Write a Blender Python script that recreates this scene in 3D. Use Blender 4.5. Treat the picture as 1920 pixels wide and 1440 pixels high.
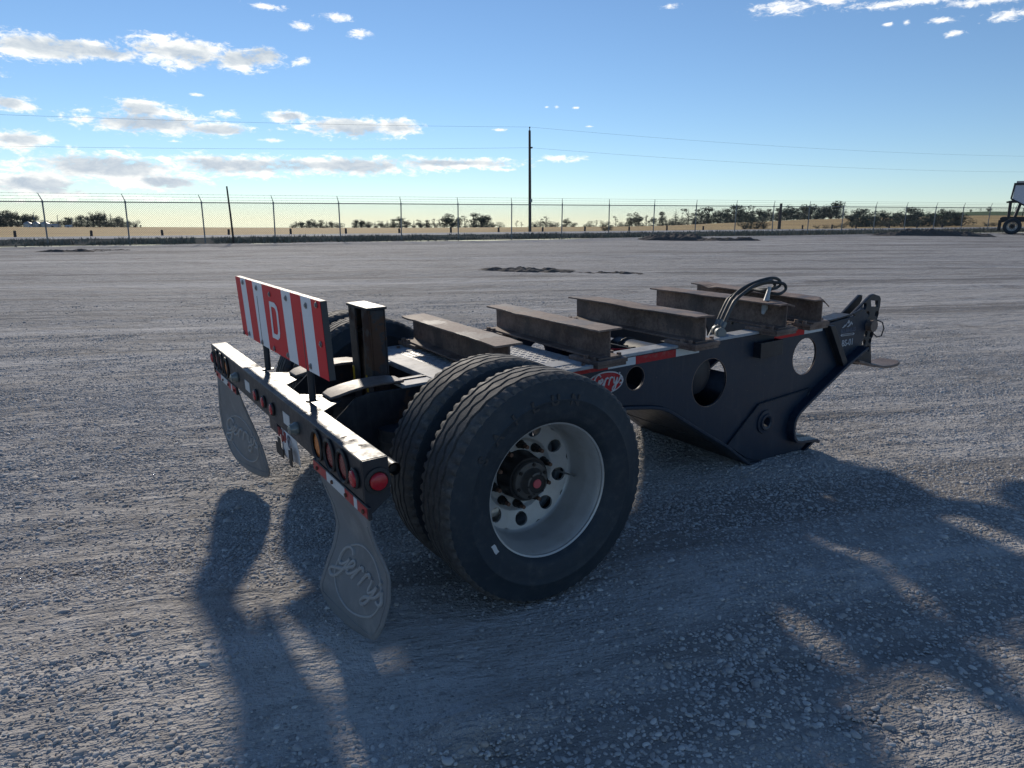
import bpy, bmesh, math, random
import numpy as np
from mathutils import Vector, Matrix

for o in list(bpy.data.objects):
    bpy.data.objects.remove(o)
random.seed(7)
RNG = np.random.default_rng(11)
scene = bpy.context.scene
COL = scene.collection
R = math.radians

# ------------------------------------------------------------------ camera
YAW, PITCH, ROLL = 0.99952, 0.224996, 0.008473
CAM = Vector((-1.63603, -3.44628, 1.58190))
fwd = Vector((math.cos(YAW) * math.cos(PITCH), math.sin(YAW) * math.cos(PITCH), -math.sin(PITCH)))
rgt = Vector((math.sin(YAW), -math.cos(YAW), 0))
upv = rgt.cross(fwd)
r2 = rgt * math.cos(ROLL) + upv * math.sin(ROLL)
u2 = upv * math.cos(ROLL) - rgt * math.sin(ROLL)
cd = bpy.data.cameras.new('camera')
cam = bpy.data.objects.new('camera', cd)
COL.objects.link(cam)
m = Matrix((r2, u2, -fwd)).transposed().to_4x4()
m.translation = CAM
cam.matrix_world = m
cd.sensor_width = 36.0
cd.lens = 36.0 * 1308.49 / 1920
cd.clip_start = 0.05
cd.clip_end = 8000
scene.camera = cam
scene.render.resolution_x, scene.render.resolution_y = 1024, 768

# ------------------------------------------------------------------ sun, sky, exposure
SUN_AZ, SUN_EL = R(75.0), R(24.0)
SKY_STRENGTH = 0.084
sl = bpy.data.lights.new('sun', 'SUN')
sl.energy = 2.75
sl.angle = R(3.0)
sl.color = (1.0, 0.90, 0.76)
sun = bpy.data.objects.new('sun', sl)
COL.objects.link(sun)
SD = Vector((math.cos(SUN_EL) * math.cos(SUN_AZ), math.cos(SUN_EL) * math.sin(SUN_AZ), math.sin(SUN_EL)))
sun.rotation_euler = SD.to_track_quat('Z', 'Y').to_euler()
sun.location = (0, 0, 30)

scene.render.engine = 'CYCLES'
cy = scene.cycles
cy.max_bounces = 5
cy.diffuse_bounces = 3
cy.glossy_bounces = 3
cy.transmission_bounces = 2
cy.transparent_max_bounces = 4
cy.caustics_reflective = False
cy.caustics_refractive = False

vs = scene.view_settings
vs.view_transform = 'Standard'
vs.look = 'None'
vs.exposure = 0.36
vs.gamma = 1.0
vs.use_curve_mapping = False

world = bpy.data.worlds.new('World')
scene.world = world
world.use_nodes = True
world.cycles.sampling_method = 'MANUAL'
world.cycles.sample_map_resolution = 512
wt = world.node_tree
wt.nodes.clear()


def N(t, typ, **kw):
    n = t.nodes.new(typ)
    for k, v in kw.items():
        setattr(n, k, v)
    return n


def lk(t, a, b):
    t.links.new(a, b)


def mth(t, op, a, b=None, c=None, clamp=False):
    n = t.nodes.new('ShaderNodeMath')
    n.operation = op
    n.use_clamp = clamp
    for i, v in enumerate((a, b, c)):
        if v is None:
            continue
        if isinstance(v, (int, float)):
            n.inputs[i].default_value = v
        else:
            t.links.new(v, n.inputs[i])
    return n.outputs[0]


def vmth(t, op, a, b=None):
    n = t.nodes.new('ShaderNodeVectorMath')
    n.operation = op
    for i, v in enumerate((a, b)):
        if v is None:
            continue
        if isinstance(v, (tuple, list)):
            n.inputs[i].default_value = v
        else:
            t.links.new(v, n.inputs[i])
    return n.outputs['Value'] if op in ('LENGTH', 'DOT_PRODUCT') else n.outputs[0]


def smooth(t, x, lo, hi):
    n = t.nodes.new('ShaderNodeMapRange')
    n.interpolation_type = 'SMOOTHSTEP'
    t.links.new(x, n.inputs['Value'])
    n.inputs['From Min'].default_value = lo
    n.inputs['From Max'].default_value = hi
    return n.outputs[0]


def mixc(t, f, a, b, mode='MIX'):
    n = t.nodes.new('ShaderNodeMix')
    n.data_type = 'RGBA'
    n.blend_type = mode
    if isinstance(f, (int, float)):
        n.inputs[0].default_value = f
    else:
        t.links.new(f, n.inputs[0])
    for i, v in ((6, a), (7, b)):
        if isinstance(v, (tuple, list)):
            n.inputs[i].default_value = (*v[:3], 1)
        else:
            t.links.new(v, n.inputs[i])
    return n.outputs[2]


def noise(t, vec, scale, detail=4, rough=0.55, dist=0.0):
    n = t.nodes.new('ShaderNodeTexNoise')
    n.inputs['Scale'].default_value = scale
    n.inputs['Detail'].default_value = detail
    n.inputs['Roughness'].default_value = rough
    n.inputs['Distortion'].default_value = dist
    if vec is not None:
        t.links.new(vec, n.inputs['Vector'])
    return n.outputs['Fac']


# cloud banks as (azimuth, elevation, half width, half height) in degrees
BIG = [(89.88, 10.68, 3.59, 0.92), (86.32, 10.88, 3.52, 0.64), (81.14, 11.32, 3.84, 1.19), (77.34, 11.17, 2.73, 0.85), (75.68, 11.64, 1.47, 0.55), (91.45, 7.19, 1.58, 0.51), (83.42, 6.6, 5.22, 0.9), (83.83, 7.5, 2.19, 0.75), (79.13, 6.46, 2.73, 0.47), (74.28, 7.62, 1.6, 0.48), (70.07, 6.98, 4.4, 0.83), (66.28, 7.06, 2.24, 0.68), (91.43, 5.05, 2.2, 0.72), (86.51, 3.5, 6.6, 1.15), (78.6, 4.03, 5.6, 0.92), (70.59, 4.25, 7.2, 0.78), (62.01, 4.61, 6.0, 0.48), (90.9, 2.4, 4.2, 1.1), (83.28, 2.76, 3.6, 0.62),
       (98, 9, 5, 1.2), (104, 4, 7, 1.1), (112, 12, 6, 1.5), (124, 6, 8, 1.2), (8, 6, 6, 0.9), (-12, 10, 7, 1.3), (-40, 5, 9, 1.1), (150, 9, 8, 1.4), (180, 5, 9, 1.1), (-80, 8, 8, 1.4), (-120, 5, 9, 1.2), (-160, 11, 8, 1.5)]
SMALL = [(53.45, 5.04, 2.49, 0.32), (78.51, 7.53, 1.23, 0.32), (88.59, 4.8, 0.28, 0.17), (75.29, 14.67, 1.61, 0.26), (72.98, 13.67, 0.9, 0.34), (70.5, 14.37, 1.38, 0.34), (68.82, 13.45, 0.97, 0.41), (73.12, 11.26, 0.76, 0.45), (37.9, 14.76, 2.62, 0.58), (34.82, 14.94, 2.01, 0.44), (30.21, 14.33, 4.54, 0.34), (25.4, 13.85, 3.05, 0.35), (24.43, 12.9, 1.25, 0.45), (27.9, 13.03, 0.96, 0.22), (30.06, 13.15, 0.32, 0.19), (31.17, 13.14, 0.42, 0.19), (27.19, 12.19, 0.81, 0.22), (45.87, 15.32, 0.84, 0.2), (54.77, 8.76, 0.25, 0.11), (54.0, 8.79, 0.29, 0.15), (52.52, 8.71, 0.25, 0.11), (51.45, 7.38, 0.49, 0.11), (84.74, 1.56, 4.51, 0.25), (89.2, 1.59, 2.83, 0.28), (75.52, 5.9, 0.94, 0.19), (80.35, 8.68, 0.63, 0.14), (85.91, 3.03, 5.09, 0.21), (58.47, 7.13, 0.66, 0.15), (58.25, 4.18, 1.26, 0.16),
         (30, 17, 5, 0.8), (42, 17, 3, 0.6), (18, 16, 4, 0.7), (70, 17.5, 3, 0.5)]


def build_world():
    t = wt
    tc = N(t, 'ShaderNodeTexCoord')
    d = vmth(t, 'NORMALIZE', tc.outputs['Generated'])
    sep = N(t, 'ShaderNodeSeparateXYZ')
    lk(t, d, sep.inputs[0])
    zc = mth(t, 'MAXIMUM', sep.outputs[2], 0.004)
    cmb = N(t, 'ShaderNodeCombineXYZ')
    lk(t, sep.outputs[0], cmb.inputs[0]); lk(t, sep.outputs[1], cmb.inputs[1]); lk(t, zc, cmb.inputs[2])
    sky = N(t, 'ShaderNodeTexSky')
    sky.sky_type = 'NISHITA'
    sky.sun_disc = False
    sky.sun_elevation = SUN_EL
    sky.sun_rotation = R(90) - SUN_AZ
    sky.altitude = 700
    sky.air_density = 1.0
    sky.dust_density = 0.0
    sky.ozone_density = 4.5
    lk(t, cmb.outputs[0], sky.inputs[0])
    az = mth(t, 'MULTIPLY', mth(t, 'ARCTAN2', sep.outputs[1], sep.outputs[0]), 57.29578)
    hz = mth(t, 'SQRT', mth(t, 'ADD', mth(t, 'POWER', sep.outputs[0], 2), mth(t, 'POWER', sep.outputs[1], 2)))
    el = mth(t, 'MULTIPLY', mth(t, 'ARCTAN2', sep.outputs[2], hz), 57.29578)
    c2 = N(t, 'ShaderNodeCombineXYZ')
    lk(t, az, c2.inputs[0]); lk(t, el, c2.inputs[1])
    p = c2.outputs[0]
    pn = vmth(t, 'MULTIPLY', p, (0.55, 1.25, 1))

    def field(lst):
        acc = None
        for a, e, w, h in lst:
            v = vmth(t, 'MULTIPLY', vmth(t, 'SUBTRACT', p, (a, e, 0)), (1 / w, 1 / h, 0))
            L = vmth(t, 'LENGTH', v)
            acc = L if acc is None else mth(t, 'SMOOTH_MIN', acc, L, 0.45)
        return mth(t, 'SUBTRACT', 1.0, acc)
    n1 = noise(t, pn, 0.9, 8, 0.66, 0.5)
    n2 = noise(t, vmth(t, 'ADD', pn, (31.0, 7.0, 0)), 2.2, 8, 0.68, 0.5)
    n3 = noise(t, vmth(t, 'ADD', pn, (5.0, 19.0, 0)), 0.55, 6, 0.55, 0.0)
    nn = mth(t, 'ADD', mth(t, 'MULTIPLY', mth(t, 'SUBTRACT', n1, 0.5), 2.3), mth(t, 'MULTIPLY', mth(t, 'SUBTRACT', n2, 0.5), 1.6))
    fb0 = field(BIG)
    fb = mth(t, 'ADD', fb0, nn)
    fs = mth(t, 'ADD', field(SMALL), mth(t, 'MULTIPLY', mth(t, 'SUBTRACT', n2, 0.5), 3.0))
    mb = smooth(t, fb, -0.06, 0.62)
    ms = mth(t, 'MULTIPLY', smooth(t, fs, 0.0, 0.95), 0.9)
    core = smooth(t, mth(t, 'ADD', fb0, mth(t, 'MULTIPLY', mth(t, 'SUBTRACT', n3, 0.5), 2.2)), 0.12, 0.72)
    # thick middles of the banks let less of the sun through than their edges
    detail = smooth(t, n1, 0.3, 0.75)
    grey = mixc(t, detail, (0.30, 0.38, 0.48), (0.52, 0.58, 0.63))
    white = mixc(t, detail, (0.82, 0.83, 0.82), (1.02, 1.0, 0.93))
    cb = mixc(t, mth(t, 'MULTIPLY', core, 0.82), white, grey)
    k = 1.0 / SKY_STRENGTH
    cbk = mixc(t, 1.0, cb, (k, k, k), 'MULTIPLY')
    csk = mixc(t, 1.0, (0.93, 0.93, 0.91), (k, k, k), 'MULTIPLY')
    skc = mixc(t, 1.0, sky.outputs[0], SKYTINT, 'MULTIPLY')
    c = mixc(t, ms, skc, csk)
    c = mixc(t, mb, c, cbk)
    bg = N(t, 'ShaderNodeBackground')
    bg.inputs[1].default_value = SKY_STRENGTH
    lk(t, c, bg.inputs[0])
    bg0 = N(t, 'ShaderNodeBackground')      # clear sky above the cloud band
    bg0.inputs[1].default_value = SKY_STRENGTH
    lk(t, skc, bg0.inputs[0])
    low = mth(t, 'LESS_THAN', mth(t, 'ABSOLUTE', mth(t, 'SUBTRACT', sep.outputs[2], 0.165)), 0.165)
    ms_ = N(t, 'ShaderNodeMixShader')
    lk(t, low, ms_.inputs[0]); lk(t, bg0.outputs[0], ms_.inputs[1]); lk(t, bg.outputs[0], ms_.inputs[2])
    out = N(t, 'ShaderNodeOutputWorld')
    lk(t, ms_.outputs[0], out.inputs[0])


SKYTINT = (1.0, 1.0, 1.0)
build_world()


# ------------------------------------------------------------------ helpers
def tag(o, label=None, cat=None, group=None, kind=None):
    if label:
        o['label'] = label
    if cat:
        o['category'] = cat
    if group:
        o['group'] = group
    if kind:
        o['kind'] = kind
    return o


def empty(name, loc=(0, 0, 0), parent=None):
    o = bpy.data.objects.new(name, None)
    o.empty_display_size = 0.2
    COL.objects.link(o)
    o.location = loc
    if parent:
        o.parent = parent
    return o


def link_mesh(name, me, mat=None, parent=None, loc=None):
    o = bpy.data.objects.new(name, me)
    COL.objects.link(o)
    if mat is not None and not me.materials:
        me.materials.append(mat)
    if parent:
        o.parent = parent
    if loc is not None:
        o.location = loc
    return o


def orient(p0, p1):
    z = (Vector(p1) - Vector(p0)).normalized()
    x = z.orthogonal().normalized()
    return x, z.cross(x), z


class MB:
    def __init__(s):
        s.v, s.f, s.m = [], [], []

    def add(s, vs, fs, mi=0):
        b = len(s.v)
        s.v.extend([tuple(v) for v in vs])
        s.f.extend([tuple(i + b for i in f) for f in fs])
        s.m.extend([mi] * len(fs))
        return s

    def box(s, x0, x1, y0, y1, z0, z1, mi=0):
        vs = [(x, y, z) for x in (x0, x1) for y in (y0, y1) for z in (z0, z1)]
        return s.add(vs, [(0, 1, 3, 2), (4, 6, 7, 5), (0, 4, 5, 1), (2, 3, 7, 6), (0, 2, 6, 4), (1, 5, 7, 3)], mi)

    def cyl(s, p0, p1, r0, r1=None, n=16, cap=True, mi=0):
        r1 = r0 if r1 is None else r1
        x, y, z = orient(p0, p1)
        vs = []
        for p, r in ((Vector(p0), r0), (Vector(p1), r1)):
            for i in range(n):
                a = 2 * math.pi * i / n
                vs.append(p + x * (r * math.cos(a)) + y * (r * math.sin(a)))
        fs = [(i, (i + 1) % n, n + (i + 1) % n, n + i) for i in range(n)]
        if cap:
            fs += [tuple(range(n - 1, -1, -1)), tuple(range(n, 2 * n))]
        return s.add(vs, fs, mi)

    def tube(s, pts, r, n=8, cap=True, mi=0, closed=False):
        pts = [Vector(p) for p in pts]
        L = len(pts)
        rs = r if isinstance(r, (list, tuple)) else [r] * L
        vs = []
        prev = None
        for i, p in enumerate(pts):
            if closed:
                d = pts[(i + 1) % L] - pts[i - 1]
            else:
                d = pts[min(i + 1, L - 1)] - pts[max(i - 1, 0)]
            d.normalize()
            if prev is None:
                x = d.orthogonal().normalized()
            else:
                x = (prev - d * prev.dot(d))
                x = x.normalized() if x.length > 1e-6 else d.orthogonal().normalized()
            prev = x
            y = d.cross(x)
            for k in range(n):
                a = 2 * math.pi * k / n
                vs.append(p + x * (rs[i] * math.cos(a)) + y * (rs[i] * math.sin(a)))
        fs = []
        for i in range(L if closed else L - 1):
            j = (i + 1) % L
            for k in range(n):
                fs.append((i * n + k, i * n + (k + 1) % n, j * n + (k + 1) % n, j * n + k))
        if cap and not closed:
            fs += [tuple(range(n - 1, -1, -1)), tuple(range((L - 1) * n, L * n))]
        return s.add(vs, fs, mi)

    def lathe_y(s, prof, n=64, cx=0, cz=0, mi=0):
        """prof: list of (radius, y) revolved about the Y axis through (cx, cz)"""
        vs = []
        P = len(prof)
        for i in range(n):
            a = 2 * math.pi * i / n
            for r, y in prof:
                vs.append((cx + r * math.cos(a), y, cz + r * math.sin(a)))
        fs = []
        for i in range(n):
            j = (i + 1) % n
            for k in range(P - 1):
                fs.append((i * P + k, i * P + k + 1, j * P + k + 1, j * P + k))
        return s.add(vs, fs, mi)

    def prism_y(s, poly, y0, y1, mi=0):
        """poly: convex-ish (x, z) outline extruded along Y"""
        n = len(poly)
        vs = [(x, y0, z) for x, z in poly] + [(x, y1, z) for x, z in poly]
        fs = [tuple(range(n)), tuple(range(2 * n - 1, n - 1, -1))]
        fs += [((i + 1) % n, i, n + i, n + (i + 1) % n) for i in range(n)]
        return s.add(vs, fs, mi)

    def prism_x(s, poly, x0, x1, mi=0):
        n = len(poly)
        vs = [(x0, y, z) for y, z in poly] + [(x1, y, z) for y, z in poly]
        fs = [tuple(range(n)), tuple(range(2 * n - 1, n - 1, -1))]
        fs += [((i + 1) % n, i, n + i, n + (i + 1) % n) for i in range(n)]
        return s.add(vs, fs, mi)

    def strip_y(s, path, y0, y1, th, mi=0):
        """plate of thickness th following an (x, z) path, spanning y0..y1"""
        pts = [Vector((x, z)) for x, z in path]
        n = len(pts)
        nv = []
        for i in range(n):
            d = pts[min(i + 1, n - 1)] - pts[max(i - 1, 0)]
            d.normalize()
            nv.append(Vector((-d.y, d.x)))
        vs = []
        for p, q in zip(pts, nv):
            a, b = p, p + q * th
            vs += [(a.x, y0, a.y), (a.x, y1, a.y), (b.x, y1, b.y), (b.x, y0, b.y)]
        fs = []
        for i in range(n - 1):
            o = 4 * i
            for k in range(4):
                fs.append((o + k, o + (k + 1) % 4, o + 4 + (k + 1) % 4, o + 4 + k))
        fs += [(3, 2, 1, 0), tuple(4 * (n - 1) + k for k in range(4))]
        return s.add(vs, fs, mi)

    def mesh(s, name, mats=None, smooth=False):
        me = bpy.data.meshes.new(name)
        me.from_pydata(s.v, [], s.f)
        if any(s.m):
            me.polygons.foreach_set('material_index', s.m)
        bm = bmesh.new()
        bm.from_mesh(me)
        bmesh.ops.recalc_face_normals(bm, faces=bm.faces)
        bm.to_mesh(me)
        bm.free()
        if mats is not None:
            for q in (mats if isinstance(mats, (list, tuple)) else [mats]):
                me.materials.append(q)
        if smooth:
            sm(me, smooth)
        return me

    def build(s, name, mats, parent=None, smooth=False, bevel=0.0, loc=None):
        o = link_mesh(name, s.mesh(name, mats, smooth), None, parent, loc)
        if bevel:
            bv(o, bevel)
        return o


def sm(me, ang=True):
    me.polygons.foreach_set('use_smooth', [True] * len(me.polygons))
    a = 35 if ang is True else ang
    me.set_sharp_from_angle(angle=R(a))


def bv(o, w, seg=2):
    b = o.modifiers.new('edge', 'BEVEL')
    b.width = w
    b.segments = seg
    b.limit_method = 'ANGLE'
    b.angle_limit = R(35)
    b.harden_normals = False


def ellipse(cx, cz, r, n=40, rz=None):
    rz = rz or r
    return [(cx + r * math.cos(2 * math.pi * i / n), cz + rz * math.sin(2 * math.pi * i / n)) for i in range(n)]


def plate_mesh(name, outlines, y0, y1, mat, bev=0.002):
    """flat plate in the XZ plane with holes: first outline is the edge, the others are cut out"""
    cu = bpy.data.curves.new(name, 'CURVE')
    cu.dimensions = '2D'
    cu.fill_mode = 'BOTH'
    th = abs(y1 - y0)
    cu.bevel_depth = bev
    cu.bevel_resolution = 1
    cu.extrude = th / 2 - bev
    cu.offset = -bev
    for ol in outlines:
        sp = cu.splines.new('POLY')
        sp.points.add(len(ol) - 1)
        for p, (x, z) in zip(sp.points, ol):
            p.co = (x, z, 0, 1)
        sp.use_cyclic_u = True
    tmp = bpy.data.objects.new('tmp', cu)
    COL.objects.link(tmp)
    dg = bpy.context.evaluated_depsgraph_get()
    me = bpy.data.meshes.new_from_object(tmp.evaluated_get(dg))
    bpy.data.objects.remove(tmp)
    bpy.data.curves.remove(cu)
    me.name = name
    co = np.empty(len(me.vertices) * 3)
    me.vertices.foreach_get('co', co)
    co = co.reshape(-1, 3)
    out = np.stack([co[:, 0], (y0 + y1) / 2 - co[:, 2], co[:, 1]], 1)
    me.vertices.foreach_set('co', out.ravel())
    me.materials.clear()
    if mat:
        me.materials.append(mat)
    me.update()
    return me


def text_mesh(name, txt, size, depth, fn, mat, align='CENTER', bold=0.0):
    """text as mesh; fn maps (u, v, w) -> local xyz"""
    cu = bpy.data.curves.new(name, 'FONT')
    cu.body = txt
    cu.size = size
    cu.extrude = depth
    cu.offset = bold
    cu.align_x = align
    cu.align_y = 'CENTER'
    cu.resolution_u = 3
    tmp = bpy.data.objects.new('tmp', cu)
    COL.objects.link(tmp)
    dg = bpy.context.evaluated_depsgraph_get()
    me = bpy.data.meshes.new_from_object(tmp.evaluated_get(dg))
    bpy.data.objects.remove(tmp)
    bpy.data.curves.remove(cu)
    me.name = name
    for v in me.vertices:
        v.co = fn(*v.co)
    me.materials.clear()
    me.materials.append(mat)
    me.update()
    bm = bmesh.new(); bm.from_mesh(me)
    bmesh.ops.recalc_face_normals(bm, faces=bm.faces)
    bm.to_mesh(me); bm.free()
    return me


# ------------------------------------------------------------------ materials
def base_mat(name):
    mt = bpy.data.materials.new(name)
    mt.use_nodes = True
    t = mt.node_tree
    p = t.nodes['Principled BSDF']
    return mt, t, p


def coords(t, kind='Object'):
    return N(t, 'ShaderNodeTexCoord').outputs[kind]


def bump(t, p, h, strength=0.3, dist=0.01):
    b = N(t, 'ShaderNodeBump')
    b.inputs['Strength'].default_value = strength
    b.inputs['Distance'].default_value = dist
    lk(t, h, b.inputs['Height'])
    lk(t, b.outputs[0], p.inputs['Normal'])
    return b


def mat_simple(name, col, rough=0.5, metal=0.0, var=0.15, scale=6.0, bmp=0.0, bscale=60.0, spec=0.5, dust=0.0, dustcol=(0.22, 0.20, 0.18)):
    mt, t, p = base_mat(name)
    c = coords(t)
    n = noise(t, c, scale, 5, 0.6)
    lo = tuple(x * (1 - var) for x in col)
    hi = tuple(min(1, x * (1 + var)) for x in col)
    cc = mixc(t, n, lo, hi)
    if dust:
        n2 = noise(t, c, scale * 2.3, 6, 0.7)
        f = smooth(t, n2, 0.45, 0.75)
        cc = mixc(t, mth(t, 'MULTIPLY', f, dust), cc, dustcol)
    lk(t, cc, p.inputs['Base Color'])
    rr = mth(t, 'ADD', mth(t, 'MULTIPLY', mth(t, 'SUBTRACT', n, 0.5), 0.35), rough, clamp=True)
    lk(t, rr, p.inputs['Roughness'])
    p.inputs['Metallic'].default_value = metal
    p.inputs['Specular IOR Level'].default_value = spec
    if bmp:
        bump(t, p, noise(t, c, bscale, 4, 0.6), bmp, 0.004)
    return mt


def mat_paint(name, col=(0.012, 0.016, 0.024), rough=0.34, rust=0.25, rust_thr=0.66, dust=0.25):
    """black steel paint: scuffs, dust film and rust showing through in places"""
    mt, t, p = base_mat(name)
    c = coords(t)
    n = noise(t, c, 3.0, 6, 0.62)
    nf = noise(t, c, 22.0, 6, 0.7)
    sx = vmth(t, 'MULTIPLY', c, (4, 4, 40))
    scr = noise(t, sx, 3.0, 5, 0.7)
    cc = mixc(t, nf, tuple(x * 0.75 for x in col), tuple(x * 1.35 for x in col))
    df = mth(t, 'MULTIPLY', smooth(t, noise(t, c, 7.0, 7, 0.72), 0.42, 0.8), dust)
    cc = mixc(t, df, cc, (0.13, 0.125, 0.12))
    run = noise(t, vmth(t, 'MULTIPLY', c, (26, 26, 1.6)), 1.0, 5, 0.7)
    cc = mixc(t, mth(t, 'MULTIPLY', smooth(t, run, 0.50, 0.72), dust * 0.9), cc, (0.11, 0.11, 0.108))
    chip = noise(t, c, 70.0, 3, 0.6)
    cc = mixc(t, mth(t, 'MULTIPLY', smooth(t, chip, 0.70, 0.74), 0.5), cc, (0.16, 0.14, 0.12))
    sc = mth(t, 'MULTIPLY', smooth(t, scr, 0.66, 0.74), 0.22)
    cc = mixc(t, sc, cc, (0.10, 0.10, 0.105))
    rf = mth(t, 'MULTIPLY', smooth(t, mth(t, 'ADD', mth(t, 'MULTIPLY', n, 0.75), mth(t, 'MULTIPLY', nf, 0.25)), rust_thr, rust_thr + 0.03), rust)
    cc = mixc(t, rf, cc, (0.105, 0.055, 0.032))
    lk(t, cc, p.inputs['Base Color'])
    rr = mth(t, 'ADD', rough, mth(t, 'MULTIPLY', mth(t, 'SUBTRACT', nf, 0.45), 0.5), clamp=True)
    rr = mth(t, 'ADD', rr, mth(t, 'MULTIPLY', rf, 0.5), clamp=True)
    rr = mth(t, 'ADD', rr, mth(t, 'MULTIPLY', df, 0.6), clamp=True)
    lk(t, rr, p.inputs['Roughness'])
    p.inputs['Specular IOR Level'].default_value = 0.5
    bump(t, p, mth(t, 'ADD', nf, mth(t, 'MULTIPLY', scr, 0.4)), 0.12, 0.003)
    return mt


def mat_rust(name, dark=(0.10, 0.060, 0.045), light=(0.34, 0.245, 0.195), rough=0.75, paint=0.55):
    mt, t, p = base_mat(name)
    c = coords(t)
    n = noise(t, c, 5.0, 7, 0.65)
    nf = noise(t, c, 45.0, 6, 0.7)
    cc = mixc(t, smooth(t, mth(t, 'ADD', mth(t, 'MULTIPLY', n, 0.6), mth(t, 'MULTIPLY', nf, 0.4)), 0.32, 0.68), dark, light)
    pf = mth(t, 'MULTIPLY', smooth(t, mth(t, 'ADD', mth(t, 'MULTIPLY', noise(t, c, 3.4, 4, 0.5), 0.7), mth(t, 'MULTIPLY', nf, 0.3)), 0.53, 0.57), paint)
    cc = mixc(t, pf, cc, (0.014, 0.018, 0.026))
    lk(t, cc, p.inputs['Base Color'])
    rr = mth(t, 'ADD', rough, mth(t, 'MULTIPLY', mth(t, 'SUBTRACT', n, 0.5), 0.3), clamp=True)
    lk(t, mth(t, 'SUBTRACT', rr, mth(t, 'MULTIPLY', pf, 0.3), clamp=True), p.inputs['Roughness'])
    p.inputs['Specular IOR Level'].default_value = 0.45
    bump(t, p, nf, 0.35, 0.003)
    return mt


def mat_tape(name, col, rough=0.35, wear=0.35, worncol=(0.30, 0.28, 0.27)):
    mt, t, p = base_mat(name)
    c = coords(t)
    n = noise(t, c, 26.0, 6, 0.72)
    cc = mixc(t, mth(t, 'MULTIPLY', smooth(t, n, 0.5, 0.68), wear), col, worncol)
    cc = mixc(t, mth(t, 'MULTIPLY', noise(t, c, 160.0, 2, 0.5), 0.25), cc, tuple(x * 0.6 for x in col))
    lk(t, cc, p.inputs['Base Color'])
    p.inputs['Roughness'].default_value = rough
    p.inputs['Specular IOR Level'].default_value = 0.25
    return mt


def mat_leaf(name, col):
    mt, t, p = base_mat(name)
    info = N(t, 'ShaderNodeNewGeometry')
    c = coords(t)
    n = noise(t, c, 1.3, 3, 0.6)
    oi = N(t, 'ShaderNodeObjectInfo')
    cc = mixc(t, smooth(t, n, 0.3, 0.7), tuple(x * 0.6 for x in col), tuple(x * 1.5 for x in col))
    cc = mixc(t, mth(t, 'MULTIPLY', oi.outputs['Random'], 0.35), cc, (0.075, 0.07, 0.03))
    lk(t, cc, p.inputs['Base Color'])
    p.inputs['Roughness'].default_value = 0.6
    return mt


M = {}
M['paint'] = mat_paint('black_paint', rough=0.40)
M['paint_side'] = mat_paint('black_side_paint', col=(0.007, 0.019, 0.040), rough=0.42, rust=0.3, rust_thr=0.70, dust=0.14)
M['paint_top'] = mat_paint('worn_black_paint', rough=0.44, rust=0.5, rust_thr=0.60, dust=0.4)
M['grey_top'] = mat_simple('worn_grey_paint', (0.40, 0.42, 0.44), 0.6, 0.0, 0.3, 9.0, 0.12, 60.0, 0.25, 0.6, (0.10, 0.088, 0.078))
M['paint_rusty'] = mat_paint('chipped_black_paint', rough=0.45, rust=0.85, rust_thr=0.545, dust=0.3)
M['rust'] = mat_rust('rusty_steel')
M['rust_plate'] = mat_rust('rusty_plate', (0.10, 0.072, 0.06), (0.23, 0.18, 0.155), 0.6, 0.1)
M['tyre'] = mat_simple('tyre_rubber', (0.020, 0.030, 0.041), 0.62, 0, 0.3, 9.0, 0.12, 70.0, 0.4, 0.3, (0.10, 0.10, 0.10))
M['tread'] = mat_simple('tyre_tread_rubber', (0.085, 0.082, 0.08), 0.75, 0, 0.3, 14.0, 0.25, 120.0, 0.3, 0.6, (0.20, 0.185, 0.165))
M['letter_rubber'] = mat_simple('tyre_letter_rubber', (0.030, 0.032, 0.036), 0.55, 0, 0.2, 20.0)
M['flap'] = mat_simple('mudflap_rubber', (0.19, 0.198, 0.207), 0.7, 0, 0.3, 4.0, 0.15, 40.0, 0.4, 0.5, (0.33, 0.33, 0.325))
M['flap_letter'] = mat_simple('mudflap_letter_rubber', (0.33, 0.335, 0.34), 0.6, 0, 0.25, 20.0, 0.1, 60.0)
M['alu'] = mat_simple('aluminium_wheel', (0.46, 0.455, 0.44), 0.42, 0.3, 0.12, 8.0, 0.06, 90.0, 0.5, 0.35, (0.30, 0.27, 0.23))
M['steel'] = mat_simple('bare_steel', (0.34, 0.34, 0.34), 0.4, 0.9, 0.25, 12.0, 0.05, 80.0, 0.5, 0.3, (0.16, 0.12, 0.09))
M['hub'] = mat_simple('greasy_hub_steel', (0.10, 0.095, 0.09), 0.55, 0.5, 0.3, 14.0, 0.15, 60.0, 0.5, 0.5, (0.10, 0.07, 0.05))
M['hubdark'] = mat_simple('oily_black_steel', (0.012, 0.012, 0.013), 0.5, 0.0, 0.4, 14.0, 0.2, 60.0)
M['nut'] = mat_simple('dark_wheel_nut', (0.022, 0.022, 0.023), 0.45, 0.4, 0.4, 30.0)
M['stud'] = mat_simple('rusty_stud', (0.14, 0.075, 0.05), 0.7, 0.3, 0.4, 30.0)
M['hubred'] = mat_simple('red_hub_plug', (0.50, 0.09, 0.10), 0.5, 0, 0.2, 40.0)
M['lamp_red'] = mat_simple('red_lamp_lens', (0.42, 0.012, 0.022), 0.18, 0, 0.15, 30.0, 0.25, 220.0, 0.6)
M['lamp_dark'] = mat_simple('dull_red_lamp_lens', (0.17, 0.010, 0.016), 0.22, 0, 0.3, 30.0, 0.3, 240.0, 0.6)
M['lamp_amber'] = mat_simple('amber_lamp_lens', (0.60, 0.17, 0.015), 0.2, 0, 0.15, 30.0, 0.3, 220.0, 0.6)
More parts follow.
